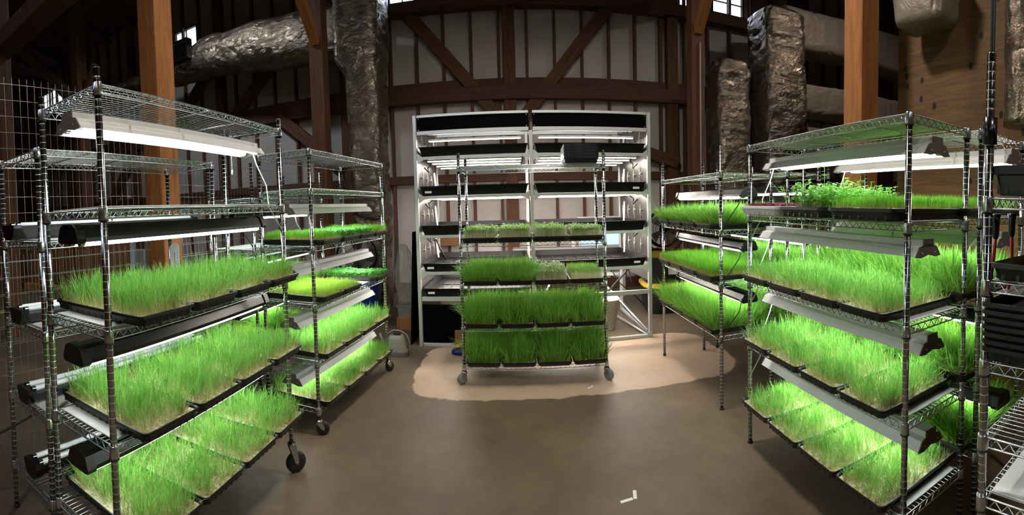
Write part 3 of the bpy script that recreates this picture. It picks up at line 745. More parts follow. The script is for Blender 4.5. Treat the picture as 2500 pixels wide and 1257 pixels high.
b = MB().extrude([(-.03, .045), (.03, .045), (.05, .03), (.066, -.02), (.066, -.042), (.060, -.042), (.058, -.02), (.03, -.014), (-.03, -.014), (-.058, -.02), (-.060, -.042), (-.066, -.042), (-.066, -.02), (-.05, .03)], -.6, .6, cap=False)
LB = b.mesh('reflector_housing', M['black']); sqz(LB, .88, .72)
LBC = MB().extrude([(-.034, .05), (.034, .05), (.056, .034), (.074, -.026), (.070, -.046), (.05, -.05), (-.05, -.05), (-.070, -.046), (-.074, -.026), (-.056, .034)], -.02, .02).mesh('end_cap', M['black']); sqz(LBC, .88, .72)
def tube_mesh(m, mi2):
    b = MB().tube((0, -.585, 0), (0, .585, 0), .013, 10)
    for s_ in (-1, 1): b.tube((0, s_ * .585, 0), (0, s_ * .605, 0), .0132, 10, 1)
    return b.mesh('fluorescent_tube', [m, mi2])
TON, TOFF = tube_mesh(M['tube_on'], M['chrome']), tube_mesh(M['tube_off'], M['chrome'])
ch = MB()
for i in range(2):
    pts = [(math.cos(a) * .005, 0, math.sin(a) * .011) for a in np.linspace(0, 2 * PI, 9)[:-1]]
    Mx = Matrix.Translation((0, 0, i * .018)) @ Matrix.Rotation(PI / 2 * (i % 2), 4, 'Z')
    ch.path([Mx @ Vector(p) for p in pts], .0013, 5, closed=True)
CH = ch.mesh('chain', M['chrome'])
def lamp(R, s, t, zbot, white, label, on=True, up=False, cordside=0, nochain=False, pull=False, tilt=0):
    dz = .046 if white else .036
    r = thing('hanging_grow_light', label, 'light', loc(R, s, t, zbot + dz), R.a - PI / 2)
    r.rotation_euler = (tilt, 0, R.a - PI / 2)
    if up: r.rotation_euler = (PI, 0, R.a + PI / 2); r.location.z = zbot + .036
    ob('reflector_housing', LW if white else LB, r)
    zs = 1.0
    for s_ in (-1, 1):
        o = ob('end_cap', LWC if white else LBC, r, (0, s_ * (.622 if white else .615), 0))
        ob('fluorescent_tube', TON if on else TOFF, r, (s_ * (.042 if white else .032), 0, -.026 if white else -.033))
        if not up and not nochain: ob('chain', CH, r, (0, s_ * .42, .034 if white else .04))
    e = 1
    if cordside:
        e = cordside; b = MB()
        zc = -.02
        b.path([(.03, e * .56, zc), (.05, e * .57, -.1), (.12, e * .55, -.22), (.16, e * .5, -.34), (.22, e * .52, -.46)] if white else [(.06, e * .63, 0), (.1, e * .66, -.08), (.17, e * .62, -.2), (.23, e * .6, -.32)], .0035, 6)
        b.build('power_cord', M['cord_w'] if white else M['cord_k'], r)
    if pull:
        MB().tube((0, .4, -.03), (0, .4, -.135), .0012, 5).lathe([(.003, -.16), (.0055, -.155), (.005, -.14), (.002, -.132)], 8, c=(0, .4, 0)).build('pull_cord', M['cord_w'], r)
    return r
lamp(R1, .62, .19, 1.777 - .0, True, 'white twin-tube grow light hanging under top shelf of near left rack', cordside=1, pull=True)
lamp(R1, .61, .19, 1.365, False, 'black grow light hanging under second shelf of near left rack')
lamp(R1, .61, .19, .925, False, 'black grow light hanging under third shelf of near left rack')
lamp(R1, .61, .19, .54, False, 'black grow light hanging under fourth shelf of near left rack')
for k, nm in ((1, 'second'), (2, 'third'), (3, 'fourth'), (4, 'bottom')):
    lamp(R0, .55 + .02 * k, .2, R0.lv[k] + .048, False, 'unlit black twin-tube lamp lying face up on the %s shelf behind near left rack' % nm, on=False, up=True)
lamp(R2, .62, .2, 1.43, True, 'white grow light under second shelf of second left rack', cordside=-1)
lamp(R2, .62, .2, 1.02, True, 'white grow light under third shelf of second left rack')
lamp(R2, .62, .2, .67, True, 'white grow light under fourth shelf of second left rack')
lamp(R2, .62, .2, .29, True, 'white grow light under fifth shelf of second left rack')
lamp(R2b, .6, .2, 1.42, False, 'black grow light under the top shelf of the back left rack', cordside=-1)
lamp(R2b, .6, .2, 1.045, False, 'black grow light under the second shelf of the back left rack')
lamp(R2b, .6, .2, .66, False, 'black grow light under the third shelf of the back left rack')
lamp(R3, .56, .2, 1.637, True, 'white grow light under top shelf of near right rack', cordside=-1)
lamp(R3, .52, .2, 1.22, True, 'white grow light under second shelf of near right rack', cordside=-1)
lamp(R3, .55, .2, .828, True, 'white grow light under third shelf of near right rack', cordside=-1)
lamp(R3, .55, .2, .425, True, 'white grow light under fourth shelf of near right rack')
lamp(R4, .6, .2, 1.48, False, 'black grow light under top shelf of right rack by the fan', cordside=1)
lamp(R4, .6, .2, 1.105, False, 'black grow light under second shelf of right rack by the fan', cordside=1)
lamp(R4, .6, .2, .74, False, 'black grow light under third shelf of right rack by the fan', cordside=1)
lamp(R5, .62, .2, 1.633, True, 'white grow light under top shelf of rack beside the plywood', cordside=-1)
lamp(R5, .58, .2, 1.24, True, 'white grow light under second shelf of rack beside the plywood')
lamp(R5, .58, .2, .86, False, 'black grow light under third shelf of rack beside the plywood')
lamp(R5, .58, .2, .467, False, 'black grow light under fourth shelf of rack beside the plywood')
lamp(R6, .6, .2, 1.515, False, 'black grow light under top shelf of back rack by the ducts')
lamp(R6, .6, .2, 1.12, False, 'black grow light under second shelf of back rack by the ducts')
lamp(R6, .6, .2, .72, False, 'black grow light under third shelf of back rack by the ducts')
# ------------------------------------------------------------------ big grow rack on the far side
GX, GY, GXM, GXR, GD = -.975, 4.45, .21, 1.445, 1.26     # left post, front, middle, right, depth
gr = thing('grow_rack', 'tall white framed two bay grow rack with black header panels and light bars', 'grow rack', (GX, GY, 0))
def gb(name, m, x0, x1, y0, y1, z0, z1, p=None, bev=.003):
    cx, cy, cz = (x0 + x1) / 2, (y0 + y1) / 2, (z0 + z1) / 2
    par = p or gr; off = Vector((GX, GY, 0))
    o = MB().bbox(x0 - cx, x1 - cx, y0 - cy, y1 - cy, z0 - cz, z1 - cz, bev).build(name, m, par, Vector((cx, cy, cz)) - off); return o
AL = M['alu']; GT = 2.4
rot_ = 0
for x in (GX, GXM, GXR):
    for y in (GY, GY + GD):
        w_ = .018
        z1_ = 2.2 if (x == GXM and y == GY) else GT
        gb('post', AL, x - w_, x + w_, y - .024, y + .024, .0 if not (x == GXM and y == GY) else .47, z1_)
bays = ((GX + .024, GXM - .02), (GXM + .02, GXR - .024))
LVS = [1.98, 1.575, 1.17, .79, .53]
for bi, (x0, x1) in enumerate(bays):
    gb('header_panel', M['blackpanel'], x0, x1, GY - .006, GY + .006, 2.235, 2.372)
    for x_ in (x0 + .02, x1 - .02):
        for z_ in (2.25, 2.36): 
            MB().tube((x_ - GX, -.0065, z_), (x_ - GX, -.011, z_), .004, 8).build('screw', AL, gr)
    gb('header_rail', AL, x0, x1, GY - .02, GY + .02, 2.372, 2.4)
    gb('header_rail', AL, x0, x1, GY - .022, GY + .022, 2.195, 2.235)
    gb('header_rail', AL, x0, x1, GY + GD - .02, GY + GD + .02, 2.36, 2.4)
    for li, z in enumerate(LVS):
        hh = .03 if li < 4 else .045
        gb('tray_rail', AL, x0, x1, GY - .022, GY + .01, z - hh - .008, z - .008)
        gb('tray_rail', AL, x0, x1, GY + GD - .01, GY + GD + .022, z - hh - .008, z - .008)
        if li < 4:   # gusset plates
            for x_, s_ in ((x0 if bi == 0 else x0 + .0, 1), (x1, -1)):
                pr = [(0, -.062), (.062, -.022), (.062, .0), (0, .05)]
                vs = [(x_ - GX + s_ * a, -.026, z - .02 + b_) for a, b_ in pr] + [(x_ - GX + s_ * a, -.022, z - .02 + b_) for a, b_ in pr]
                MB().add(vs, [(0, 1, 2, 3), (7, 6, 5, 4), (0, 4, 5, 1), (1, 5, 6, 2), (2, 6, 7, 3), (3, 7, 4, 0)]).tube((x_ - GX + s_ * .03, -.03, z - .03), (x_ - GX + s_ * .03, -.024, z - .03), .004, 8).build('gusset_plate', AL, gr)
    # light bars
    for li, z in enumerate([2.23] + LVS[:4]):
        if li == 4 and bi == 1: pass
        ys = (.25, .9) if li == 0 else (.14, .42, .72, 1.02)
        for y_ in ys:
            zz = z - (.042 if li == 1 else .032) if li else z - .065
            o = gb('light_bar', M['white'], x0 + .07, x1 - .07, GY + y_ - .018, GY + y_ + .018, zz, zz + .02)
            MB().box(-(x1 - x0) / 2 + .08, (x1 - x0) / 2 - .08, -.014, .014, -.014, -.0105).build('diode_strip', M['led'], o)
for x in (GX, GXR):
    gb('side_rail', AL, x - .02, x + .02, GY + .024, GY + GD - .024, 2.36, 2.4); gb('side_rail', AL, x - .02, x + .02, GY + .024, GY + GD - .024, 0.0, .035)
    gb('side_panel', [M['mirror']], x - .004, x + .004, GY + .03, GY + GD - .03, .6 if x == GXR else .05, 2.35)
    # water lines and clips on the inside of each side panel
    s_ = 1 if x == GX else -1
    for z in LVS[:4]:
        for k in range(4):
            b = MB(); y_ = .22 + .26 * k
            b.path([(x - GX + s_ * .02, y_, z + .1), (x - GX + s_ * .03, y_ + .01, z + .18), (x - GX + s_ * .018, y_ + .03, z + .26)], .006, 6)
            b.tube((x - GX + s_ * .006, y_, z + .2), (x - GX + s_ * .03, y_, z + .2), .012, 8)
            b.build('hose_clip', M['lightgrey'], gr)
        MB().path([(x - GX + s_ * .03, .9, z + .3), (x - GX + s_ * .05, .86, z + .16), (x - GX + s_ * .07, .8, z + .05)], .013, 8).build('fill_tube', M['tube_off'], gr)
        MB().path([(x - GX + s_ * .02, .35, z + .32), (x - GX + s_ * .06, .4, z + .27), (x - GX + s_ * .03, .5, z + .33), (x - GX + s_ * .08, .45, z + .36)], .007, 6).build('lamp_cable', M['cord_k'], gr)
gb('base_rail', AL, GX + .024, GXR - .024, GY - .02, GY + .02, .0, .035)
gb('lower_panel', M['blackpanel'], bays[0][0], bays[0][1], GY - .004, GY + .004, .04, .44)
bb = MB()
bb.path([(GXR - GX - .03, .02, .07), (GXR - GX - .32, GD * .97, .46)], .018, 4); bb.build('diagonal_brace', AL, gr)
MB().path([(GXR - GX - .03, .05, .02), (GXR - GX - .2, GD * .9, .02)], .018, 4).build('floor_brace', AL, gr)
# flood trays
def flood(x0, x1, z, h, label, grp, d=1.16):
    cx = (x0 + x1) / 2; w = (x1 - x0) / 2 - .012
    t = thing('flood_tray', label, 'flood tray', (cx, GY - .01, z), 0, grp)
    b = MB()
    def rect(w_, y0, y1, zz): return [(-w_, y0, zz), (w_, y0, zz), (w_, y1, zz), (-w_, y1, zz)]
    rs = [rect(w - .03, .03, d - .03, 0), rect(w - .008, .008, d - .008, h - .012), rect(w, 0, d, h - .01), rect(w, 0, d, h), rect(w - .02, .02, d - .02, h), rect(w - .04, .045, d - .04, .02)]
    vs = [p for r in rs for p in r]
    fs = [(k * 4 + i, k * 4 + (i + 1) % 4, (k + 1) * 4 + (i + 1) % 4, (k + 1) * 4 + i) for k in range(5) for i in range(4)] + [(3, 2, 1, 0), (20, 21, 22, 23)]
    b.add(vs, fs)
    for k in range(8):
        xx = -w + .1 + k * (2 * w - .2) / 7; b.box(xx - .006, xx + .006, .08, d - .08, .02, .027)
    b.box(-w + .08, w - .08, d * .5 - .006, d * .5 + .006, .02, .027)
    b.build('tray_shell', M['flood'], t)
    return t
TL = ['top', 'second', 'third', 'fourth', 'lowest']
for bi, (x0, x1) in enumerate(bays):
    for li, z in enumerate(LVS):
        if li == 4 and bi == 1: continue
        t = flood(x0, x1, z - .006, .1 if li < 3 else .085, 'black flood tray on %s level of the %s bay of the grow rack' % (TL[li], 'left' if bi == 0 else 'right'), 'flood trays in the grow rack')
        if li in (1, 3, 4) :
            w = (x1 - x0) / 2
            sx = w - .12 if bi == 1 else -w + .1
            MB().box(sx - .035, sx + .035, -.002, .0015, .028, .05).build('paper_label', M['paper'], t)
            if li == 4: MB().box(w - .15, w - .08, -.002, .0015, .028, .05).build('paper_label', M['paper'], t)
# stack of empty nested trays on the centre rack
for i in range(13):
    p = loc(RC, .985, .14, RC.lv[0] + .044 + i * .0085)
    t = thing('nested_tray', 'empty black tray in the nested stack on top shelf of the centre rack', 'tray', p, RC.a + (i % 3 - 1) * .012, 'nested empty trays on the centre rack')
    o = ob('tray_shell', TM, t); o.scale = (1, .62, 1.3)
# ------------------------------------------------------------------ things on the floor and along the back
# watering can
t = thing('watering_can', 'grey plastic watering can with tall arched handle on the floor by the second left rack', 'watering can', (-1.16, 4.15, 0))
b = MB()
def sect(w, d, z, r=.35, n=20):
    return [(w * math.copysign(abs(math.cos(a)) ** .55, math.cos(a)), d * math.copysign(abs(math.sin(a)) ** .55, math.sin(a)), z) for a in [2 * PI * i / n for i in range(n)]]
def loftp(rs, b, mi=0, smooth=True):
    n = len(rs[0]); vs = [p for r in rs for p in r]
    b.add(vs, [(k * n + i, k * n + (i + 1) % n, (k + 1) * n + (i + 1) % n, (k + 1) * n + i) for k in range(len(rs) - 1) for i in range(n)], mi, smooth)
    b.add(vs, [tuple(range(n))[::-1], tuple((len(rs) - 1) * n + i for i in range(n))], mi)
    return b
loftp([sect(.115, .075, .045), sect(.112, .073, .06), sect(.088, .06, .16), sect(.075, .052, .19), sect(.062, .045, .2)], b); b.build('body', M['greycan'], t)
loftp([sect(.115, .076, 0), sect(.12, .079, .01), sect(.117, .077, .046)], MB()).build('base', M['greydk'], t)
loftp([sect(.04, .028, .2), sect(.038, .026, .206)], MB()).build('filler_opening', M['black'], t)
MB().path([(-.09, 0, .15), (-.085, 0, .21), (-.03, 0, .245), (.04, 0, .24), (.105, 0, .2), (.125, 0, .14), (.105, 0, .07)], .008, 8).build('handle', M['greycan'], t)
MB().path([(-.1, 0, .07), (-.15, -.01, .14), (-.17, -.015, .21)], .011, 8).build('spout', M['greycan'], t)
# stacked crate and boxes left of the grow rack
t = thing('wooden_crate', 'small wooden box on the floor under the plastic wrapped box left of the grow rack', 'crate', (-1.3, 5.15, 0))
b = MB(); b.bbox(-.1, .1, -.12, .12, 0, .14, .003); b.build('crate_body', M['timber_lit'], t)
t = thing('clear_box', 'clear plastic tub sitting on the small wooden box left of the grow rack', 'box', (-1.3, 5.15, .141))
loftp([sect(.095, .11, 0), sect(.105, .12, .13)], MB()).build('tub', M['tooled'], t); MB().bbox(-.11, .11, -.125, .125, .13, .145, .003).build('lid', M['greycan'], t)
t = thing('plastic_bag', 'tall clear plastic bag hanging beside the left end of the grow rack', 'bag', (-1.33, 5.2, .29))
duct('bag', '', [(Vector((0, 0, 0)), X1 * .1, Y1 * .08), (Vector((0, 0, .2)), X1 * .12, Y1 * .09), (Vector((0, 0, .62)), X1 * .1, Y1 * .08), (Vector((0, 0, .72)), X1 * .04, Y1 * .03)], seed=91, sq=2, amp=.016, fr=7).build('bag_body', M['tooled'], t)
t = thing('black_board', 'dark board leaning against the left end of the grow rack', 'board', (-1.09, 4.98, 0))
o = MB().bbox(-.01, .01, -.5, .5, 0, 1.2, .002).build('board', M['blackpanel'], t); o.rotation_euler = (0, .045, 0)
t = thing('plastic_tote', 'blue plastic tote under the black round fan behind the second left rack', 'tote', (-2.0, 5.35, 0))
loftp([sect(.24, .18, 0), sect(.26, .2, .02), sect(.3, .22, .5)], MB()).build('tote_body', M['blue'], t); loftp([sect(.32, .235, .5), sect(.325, .24, .53), sect(.29, .21, .55)], MB()).build('lid', M['blue'], t)
# fans
def fan(label, x, y, z, R_, rz, box=False):
    t = thing('floor_fan', label, 'fan', (x, y, z), rz)
    g = MB(); zc = R_ + .06
    for s_ in (-1, 1):
        yy = s_ * .07
        for q in range(40):
            a = 2 * PI * q / 40
            g.path([(math.cos(a) * .07, yy * 1.25, zc + math.sin(a) * .07), (math.cos(a) * R_ * .6, yy * 1.2, zc + math.sin(a) * R_ * .6), (math.cos(a) * R_, yy * .5, zc + math.sin(a) * R_)], .0016, 4)
        for rr in (.08, R_ * .5, R_): g.path([(math.cos(a) * rr, yy * (1.25 if rr < R_ else .5), zc + math.sin(a) * rr) for a in np.linspace(0, 2 * PI, 33)[:-1]], .004, 5, closed=True)
    g.build('grille', M['fanm'], t)
    MB().lathe([(R_ + .004, -.06), (R_ + .02, -.05), (R_ + .02, .05), (R_ + .004, .06)], 40, M=Matrix.Translation((0, 0, zc)) @ Matrix.Rotation(PI / 2, 4, 'X'), cap=False).build('shroud', M['black'], t)
    MB().lathe([(.03, -.12), (.06, -.1), (.065, .03), (.04, .06)], 20, M=Matrix.Translation((0, .02, zc)) @ Matrix.Rotation(PI / 2, 4, 'X')).build('motor', M['black'], t)
    for q in range(4):
        a = q * PI / 2 + .4; c_, s_ = math.cos(a), math.sin(a); c2, s2 = math.cos(a + .7), math.sin(a + .7)
        vs = [(c_ * .05, .02, zc + s_ * .05), (c_ * R_ * .92, .035, zc + s_ * R_ * .92), (c2 * R_ * .92, -.03, zc + s2 * R_ * .92), (c2 * .05, -.02, zc + s2 * .05)]
        vs += [(a_, b_ + .004, d_) for a_, b_, d_ in vs]
        MB().add(vs, [(0, 1, 2, 3), (7, 6, 5, 4), (0, 4, 5, 1), (1, 5, 6, 2), (2, 6, 7, 3), (3, 7, 4, 0)]).build('blade', M['lightgrey'], t)
    b = MB(); 
    for s_ in (-1, 1): b.path([(s_ * (R_ + .03), 0, zc), (s_ * (R_ + .02), 0, .1), (s_ * R_ * .6, 0, .012)], .011, 8)
    b.path([(-R_ * .6, -.16, .012), (-R_ * .6, .16, .012)], .012, 8).path([(R_ * .6, -.16, .012), (R_ * .6, .16, .012)], .012, 8).path([(-R_ * .6, 0, .012), (R_ * .6, 0, .012)], .01, 8)
    b.build('stand', M['black'], t)
    if box: MB().bbox(-R_ - .06, R_ + .06, -.1, -.075, 0, 2 * R_ + .12, .01).build('back_frame', M['black'], t)
fan('black round floor fan on the blue tote behind the second left rack', -1.98, 5.3, .552, .25, .35, False)
fan('black drum fan standing on the yellow-lidded totes right of the grow rack', 2.02, 5.6, .80, .235, -.7)
# black totes with yellow lids
for k, (z, lb) in enumerate(((0, 'black tote with yellow lid, lower of two right of the grow rack'), (.4, 'black tote with yellow lid, upper of two under the drum fan'))):
    t = thing('storage_tote', lb, 'tote', (2.02, 5.6, z), -.12)
    loftp([sect(.27, .3, 0), sect(.28, .31, .02), sect(.31, .35, .35)], MB()).build('tote_body', M['cement'], t)
    loftp([sect(.325, .365, .345), sect(.33, .37, .375), sect(.29, .33, .398)], MB()).build('lid', M['yellow'], t)
    MB().box(-.02, .1, -.345, -.3445 + .006, .12, .22).build('paper_label', M['paper'], t)
# bucket under the grow rack with plumbing
t = thing('white_bin', 'white plastic bin on the floor under the right bay of the grow rack', 'bin', (1.02, 4.95, 0))
loftp([sect(.13, .15, 0), sect(.14, .16, .01), sect(.18, .2, .34), sect(.192, .212, .345), sect(.192, .212, .36), sect(.175, .195, .36), sect(.125, .145, .02)], MB()).build('bin_body', M['bucket'], t)
for k, pts in enumerate(([(.55, 4.7, .5), (.62, 4.9, .3), (.9, 5.0, .28)], [(.72, 4.75, .5), (.55, 4.9, .33), (.5, 5.1, .2)], [(.3, 4.8, .5), (.38, 4.95, .3), (.3, 5.1, .05)], [(1.35, 4.8, .75), (1.15, 4.9, .5), (.98, 4.95, .3)],
                         [(1.25, 4.7, .72), (1.3, 4.9, .6), (1.45, 5.2, .45), (1.42, 5.3, .7)], [(1.1, 4.8, .7), (1.25, 5.0, .5), (1.5, 5.4, .3), (1.7, 5.5, .1)])):
    tag(MB().path(pts, .012 if k < 4 else .006, 8).build('drain_hose', M['cord_k']), ['black hose drooping under left middle of the right grow rack bay', 'black hose crossing behind the centre rack under the right bay', 'black hose left of the crossing hoses under the grow rack',
        'thick black hose running down into the white bin', 'thin black cable looping at the right grow rack post', 'thin black cable trailing to the floor by the totes'][k], 'hose')
tag(MB().path([(.42, 5.1, .5), (.36, 5.15, .38), (.5, 5.2, .32), (.75, 5.2, .36)], .012, 8).build('drain_hose', M['tube_off']), 'clear plastic drain hose curling under the right grow rack bay', 'hose')
for s_, (x, y, z) in (('upper', (-.86, 4.75, .9)), ('lower', (-.62, 4.75, .66))):
    tag(MB().path([(x, y, z + .18), (x + .03, y - .02, z + .2), (x + .06, y, z + .1), (x + .13, y - .03, z - .02)], .011, 8).build('fill_hose', M['cord_k'] if s_ == 'upper' else M['lightgrey']), 'curved hose feeding the %s left flood tray of the grow rack' % s_, 'hose')
# pipes and board along the wall foot, louvre and bright doorway behind the grow rack
tag(MB().tube((-.2, 7.0, .52), (3.0, 7.0, .52), .03, 10).build('white_pipe', M['tube_off']), 'white pipe running along the wall foot behind the grow rack', 'pipe')
t = thing('louvre_vent', 'pale louvred vent behind the lower left bay of the grow rack', 'vent', (-1.02, 7.1, .82))
b = MB().bbox(-.2, .2, -.02, .02, 0, .32, .003)
for i in range(7): b.box(-.15, .15, -.035, -.02, .04 + i * .036, .055 + i * .036)
b.build('louvres', M['card'], t)
t = thing('daylight_panel', 'bright blue-white panel seen through the lower right bay of the grow rack', 'opening', (1.7, 7.1, .62))  # glowing panel stands in for daylight through a far opening
MB().bbox(-.62, .42, -.012, .012, 0, .62, .003).build('frame', M['white'], t); MB().box(-.58, .38, -.0145, -.0125, .04, .58).build('daylight_face', M['glow'], t)
t = thing('spray_bottle', 'small white bottle with purple cap on the wall rail behind the grow rack', 'bottle', (.93, 6.6, .8))
MB().lathe([(.03, 0), (.032, .01), (.032, .1), (.012, .12), (.012, .14)], 14).build('bottle_body', M['bucket'], t); MB().lathe([(.014, .14), (.014, .17)], 10).build('cap', M['blue'], t)
tag(MB().bbox(-.9, .9, -.12, .12, 0, .03, .004).build('wall_shelf', M['lightgrey'], None, (.9, 6.62, .77)), 'grey shelf board against the wall seen through the grow rack', 'shelf')
for x in (.1, 1.7): tag(MB().bbox(-.02, .02, -.1, .1, 0, .768, .003).build('shelf_support', M['lightgrey'], None, (x, 6.62, 0)), 'grey upright under the %s end of the wall shelf' % ('left' if x < 1 else 'right'), 'support')
# gloves and cardboard by the foot of the grow rack
t = thing('work_glove', 'crumpled blue and yellow work glove on the floor left of the centre rack', 'glove', (-.56, 4.2, 0))
duct('g', '', [(Vector((-.06, 0, .03)), Y1 * .04, Z1 * .028), (Vector((0, 0, .045)), Y1 * .055, Z1 * .04), (Vector((.1, 0, .035)), Y1 * .05, Z1 * .03)], seed=12, sq=2, amp=.016, fr=14).build('palm', M['blue'], t)
duct('g', '', [(Vector((-.02, 0, .085)), Y1 * .03, Z1 * .014), (Vector((.04, 0, .1)), Y1 * .04, Z1 * .018), (Vector((.11, 0, .085)), Y1 * .035, Z1 * .014)], seed=15, sq=2, amp=.01, fr=14).build('cuff', M['yellow'], t)
tag(MB().bbox(-.11, .11, -.01, .01, 0, .19, .002).build('cardboard_piece', M['card'], None, (-.5, 4.38, 0)), 'square of tan cardboard leaning on the black lower panel', 'cardboard')
for k, (x, y, a) in enumerate(((.517, 2.0, .15), (.567, 2.03, 1.35), (.584, 3.344, .7))):
    tag(MB().bbox(-.032, .032, -.009, .009, 0, .001, .0003).build('paper_scrap', M['paper'], None, (x, y, .0005), a), ['white paper strip lying flat on the floor at bottom centre', 'white paper strip beside the flat one, turned upright', 'tiny white paper scrap on the floor under the centre rack'][k], 'paper')
# fence panels on the left
def fence(label, p, q, z0, z1, dx=.052, dz=.1, lean=0):
    t = thing('wire_fence_panel', label, 'fence', p)
    d = Vector(q) - Vector(p); L_ = d.length; d.normalize(); b = MB()
    for i in range(int(L_ / dx) + 1):
        a = d * (i * dx); b.tube(a + Vector((lean * 0, 0, z0)), a + Vector((lean, 0, z1)), .0013, 4, cap=False)
    for k in range(int((z1 - z0) / dz) + 1):
        z = z0 + k * dz; e_ = Vector((lean * k * dz / (z1 - z0), 0, z)); b.tube(e_, d * L_ + e_, .0018, 4, cap=False)
    b.build('wire_mesh', M['wire_d'], t)
fence('upper wire fence panel beside the near left rack', (-2.45, -.4, 0), (-2.45, 2.27, 0), .72, 2.36)
fence('lower wire fence panel standing on the floor beside the near left rack', (-2.5, -.4, 0), (-2.5, 2.27, 0), .02, 1.26)
fence('upper wire fence panel past the thick left post', (-2.5, 2.5, 0), (-2.55, 5.45, 0), .72, 2.0)
fence('leaning lower wire fence panel past the thick left post', (-2.5, 2.5, 0), (-2.58, 5.45, 0), .02, 1.26, lean=-.14)
tag(MB().tube((-2.3, .2, .1), (-1.95, .95, .5), .006, 6).build('strut_rod', M['cord_k']), 'thin black rod slanting off the rack of unlit lamps', 'rod')
# pallets and big cardboard boxes beyond the fence
for k in range(2):
    x = -8.05 - k * 2.35
    t = thing('pallet', 'wooden pallet under the big cardboard boxes, %s' % ['nearer one', 'farther left one'][k], 'pallet', (x, 5.2, 0), .25)
    for q in range(7): MB().bbox(-1.1, 1.1, -.6 + q * .18, -.49 + q * .18, .12, .14, .002).build('deck_board', M['pallet'], t)
    for y_ in (-.58, 0, .58): MB().bbox(-1.1, 1.1, y_ - .04, y_ + .04, .0, .12, .003).build('stringer', M['pallet'], t)
    for q in range(3):
        tt = thing('cardboard_box', 'tall brown cardboard box, %s on the %s pallet' % (['left end', 'middle', 'right end'][q], ['nearer', 'farther left'][k]), 'box', (x - .72 + q * .72, 5.2 + (q - 1) * .18, .141), .25)
        MB().bbox(-.345, .345, -.5, .5, 0, .98, .006).build('carton', M['card'], tt)
        MB().box(-.03, .03, -.502, -.4995, 0, .98).build('tape_strip', M['pallet'], tt)
tag(MB().bbox(-.09, .09, -.02, .02, 0, .85, .003).build('bright_panel', M['glow'], None, (-8.8, 7.0, 0)), 'narrow pale blue lit doorway strip far off at left', 'panel')
for k, x in enumerate((-7.9, -7.2)): tag(MB().bbox(-.16, .16, -.03, .03, 0, .75, .004).build('leaning_board', M['bucket'], None, (x, 6.9, 0)), 'dusty white board leaning far off, %s of two' % ['left', 'right'][k], 'board')
# thermometer clipped to the back post of the lamp rack
px, py, pz = loc(R0, R0.L, R0.W, 1.0)
t = thing('thermometer', 'white wall thermometer on the rear post of the lamp rack', 'thermometer', (px + .055, py - .015, 1.0), .5)
b = MB(); pr = [(.03 * math.cos(a), .25 + .03 * math.sin(a)) for a in np.linspace(0, PI, 9)] + [(-.03, 0), (.03, 0)]
b.extrude([(x, z) for x, z in pr], -.004, .004); b.build('scale_plate', M['white'], t)
MB().tube((0, -.006, .04), (0, -.006, .22), .0015, 6).lathe([(.003, .03), (.004, .036), (.003, .044)], 8, c=(0, -.006, 0)).build('spirit_tube', M['cord_k'], t)
b = MB()
for i in range(10): b.box(.012, .02, -.0052, -.004, .05 + i * .018, .053 + i * .018)
b.build('scale_marks', M['blue'], t)
tag(MB().path([(px - .35, py - .05, 1.08), (px - .1, py - .03, 1.03), (px + .05, py - .04, 1.01), (px + .2, py - .02, 1.03)], .005, 6).build('bungee_cord', M['red']), 'red bungee cord stretched behind the near left rack', 'cord')
# right edge rack: tray, red hose, bagged trays
MT = TM.copy(); 
def rtray(z, s, t_, label, group=None, sc=(1, 1, 1)):
    t = thing('storage_tray', label, 'tray', loc(R7, s, t_, z), R7.a, group); o = ob('tray_shell', TM, t); o.scale = sc; return t
t = rtray(R7.lv[0] + .045, .215, .25, 'deep black tray with a small paper sticker on the highest shelf at right edge', sc=(1.5, .95, 2.2))
MB().box(-.05, .01, -.262, -.2585, .04, .058).build('sticker', M['paper'], t)
rtray(R7.lv[1] + .045, .19, .24, 'black tray holding a brown bag behind the red hose at right edge', sc=(1.25, .95, 1.3))
def bag(x, y, z, sx, sy, sz, lb, sd):
    t = thing('filled_bag', lb, 'bag', (x, y, z))
    duct('b', '', [(Vector((0, 0, 0)), X1 * sx * .8, Y1 * sy * .8), (Vector((0, 0, sz * .3)), X1 * sx, Y1 * sy), (Vector((.01, 0, sz * .75)), X1 * sx * .75, Y1 * sy * .8), (Vector((.02, .01, sz)), X1 * sx * .2, Y1 * sy * .25)], seed=sd, sq=2.4, amp=.012, fr=12).build('bag_body', M['bag'], t)
bag(*loc(R7, .22, .27, R7.lv[1] + .055), .13, .1, .1, 'brown filled bag in the black tray at right edge', 5)
for i in range(7):
    rtray(R7.lv[2] + .045 + i * .021, .17, .235, 'black tray in the thick stack under the clear plastic sheet at right edge', 'stacked trays at right edge', sc=(1.28, .95, 1.1))
bag(*loc(R7, .18, .28, R7.lv[2] + .2), .13, .12, .075, 'crumpled brown bag in clear plastic on the tray stack at right edge', 15)
tag(MB().bbox(-.06, .2, -.17, .17, 0, .0015, .0005).build('plastic_sheet', M['tooled'], None, loc(R7, .16, .14, R7.lv[2] + .222)), 'clear plastic sheet edge jutting over the tray stack at right edge', 'plastic sheet')
for i in range(4):
    rtray(R7.lv[4] + .05 + i * .02, .33, .24, 'black tray in the low stack holding a bag on the bottom shelf at right edge', 'low stacked trays at right edge', sc=(1.1, .9, 1.2))
bag(*loc(R7, .33, .24, R7.lv[4] + .125), .11, .17, .1, 'pale beige bag in the low tray stack at right edge', 25)
p0 = loc(R7, .0, .05, R7.lv[0]); p1 = loc(R7, .0, .165, R7.lv[0])
t = thing('red_hose', 'red rubber hose loop hung by black ends under the top right shelf', 'hose', (p0[0], p0[1], R7.lv[0] - .2))
z0 = R7.lv[0] - .02
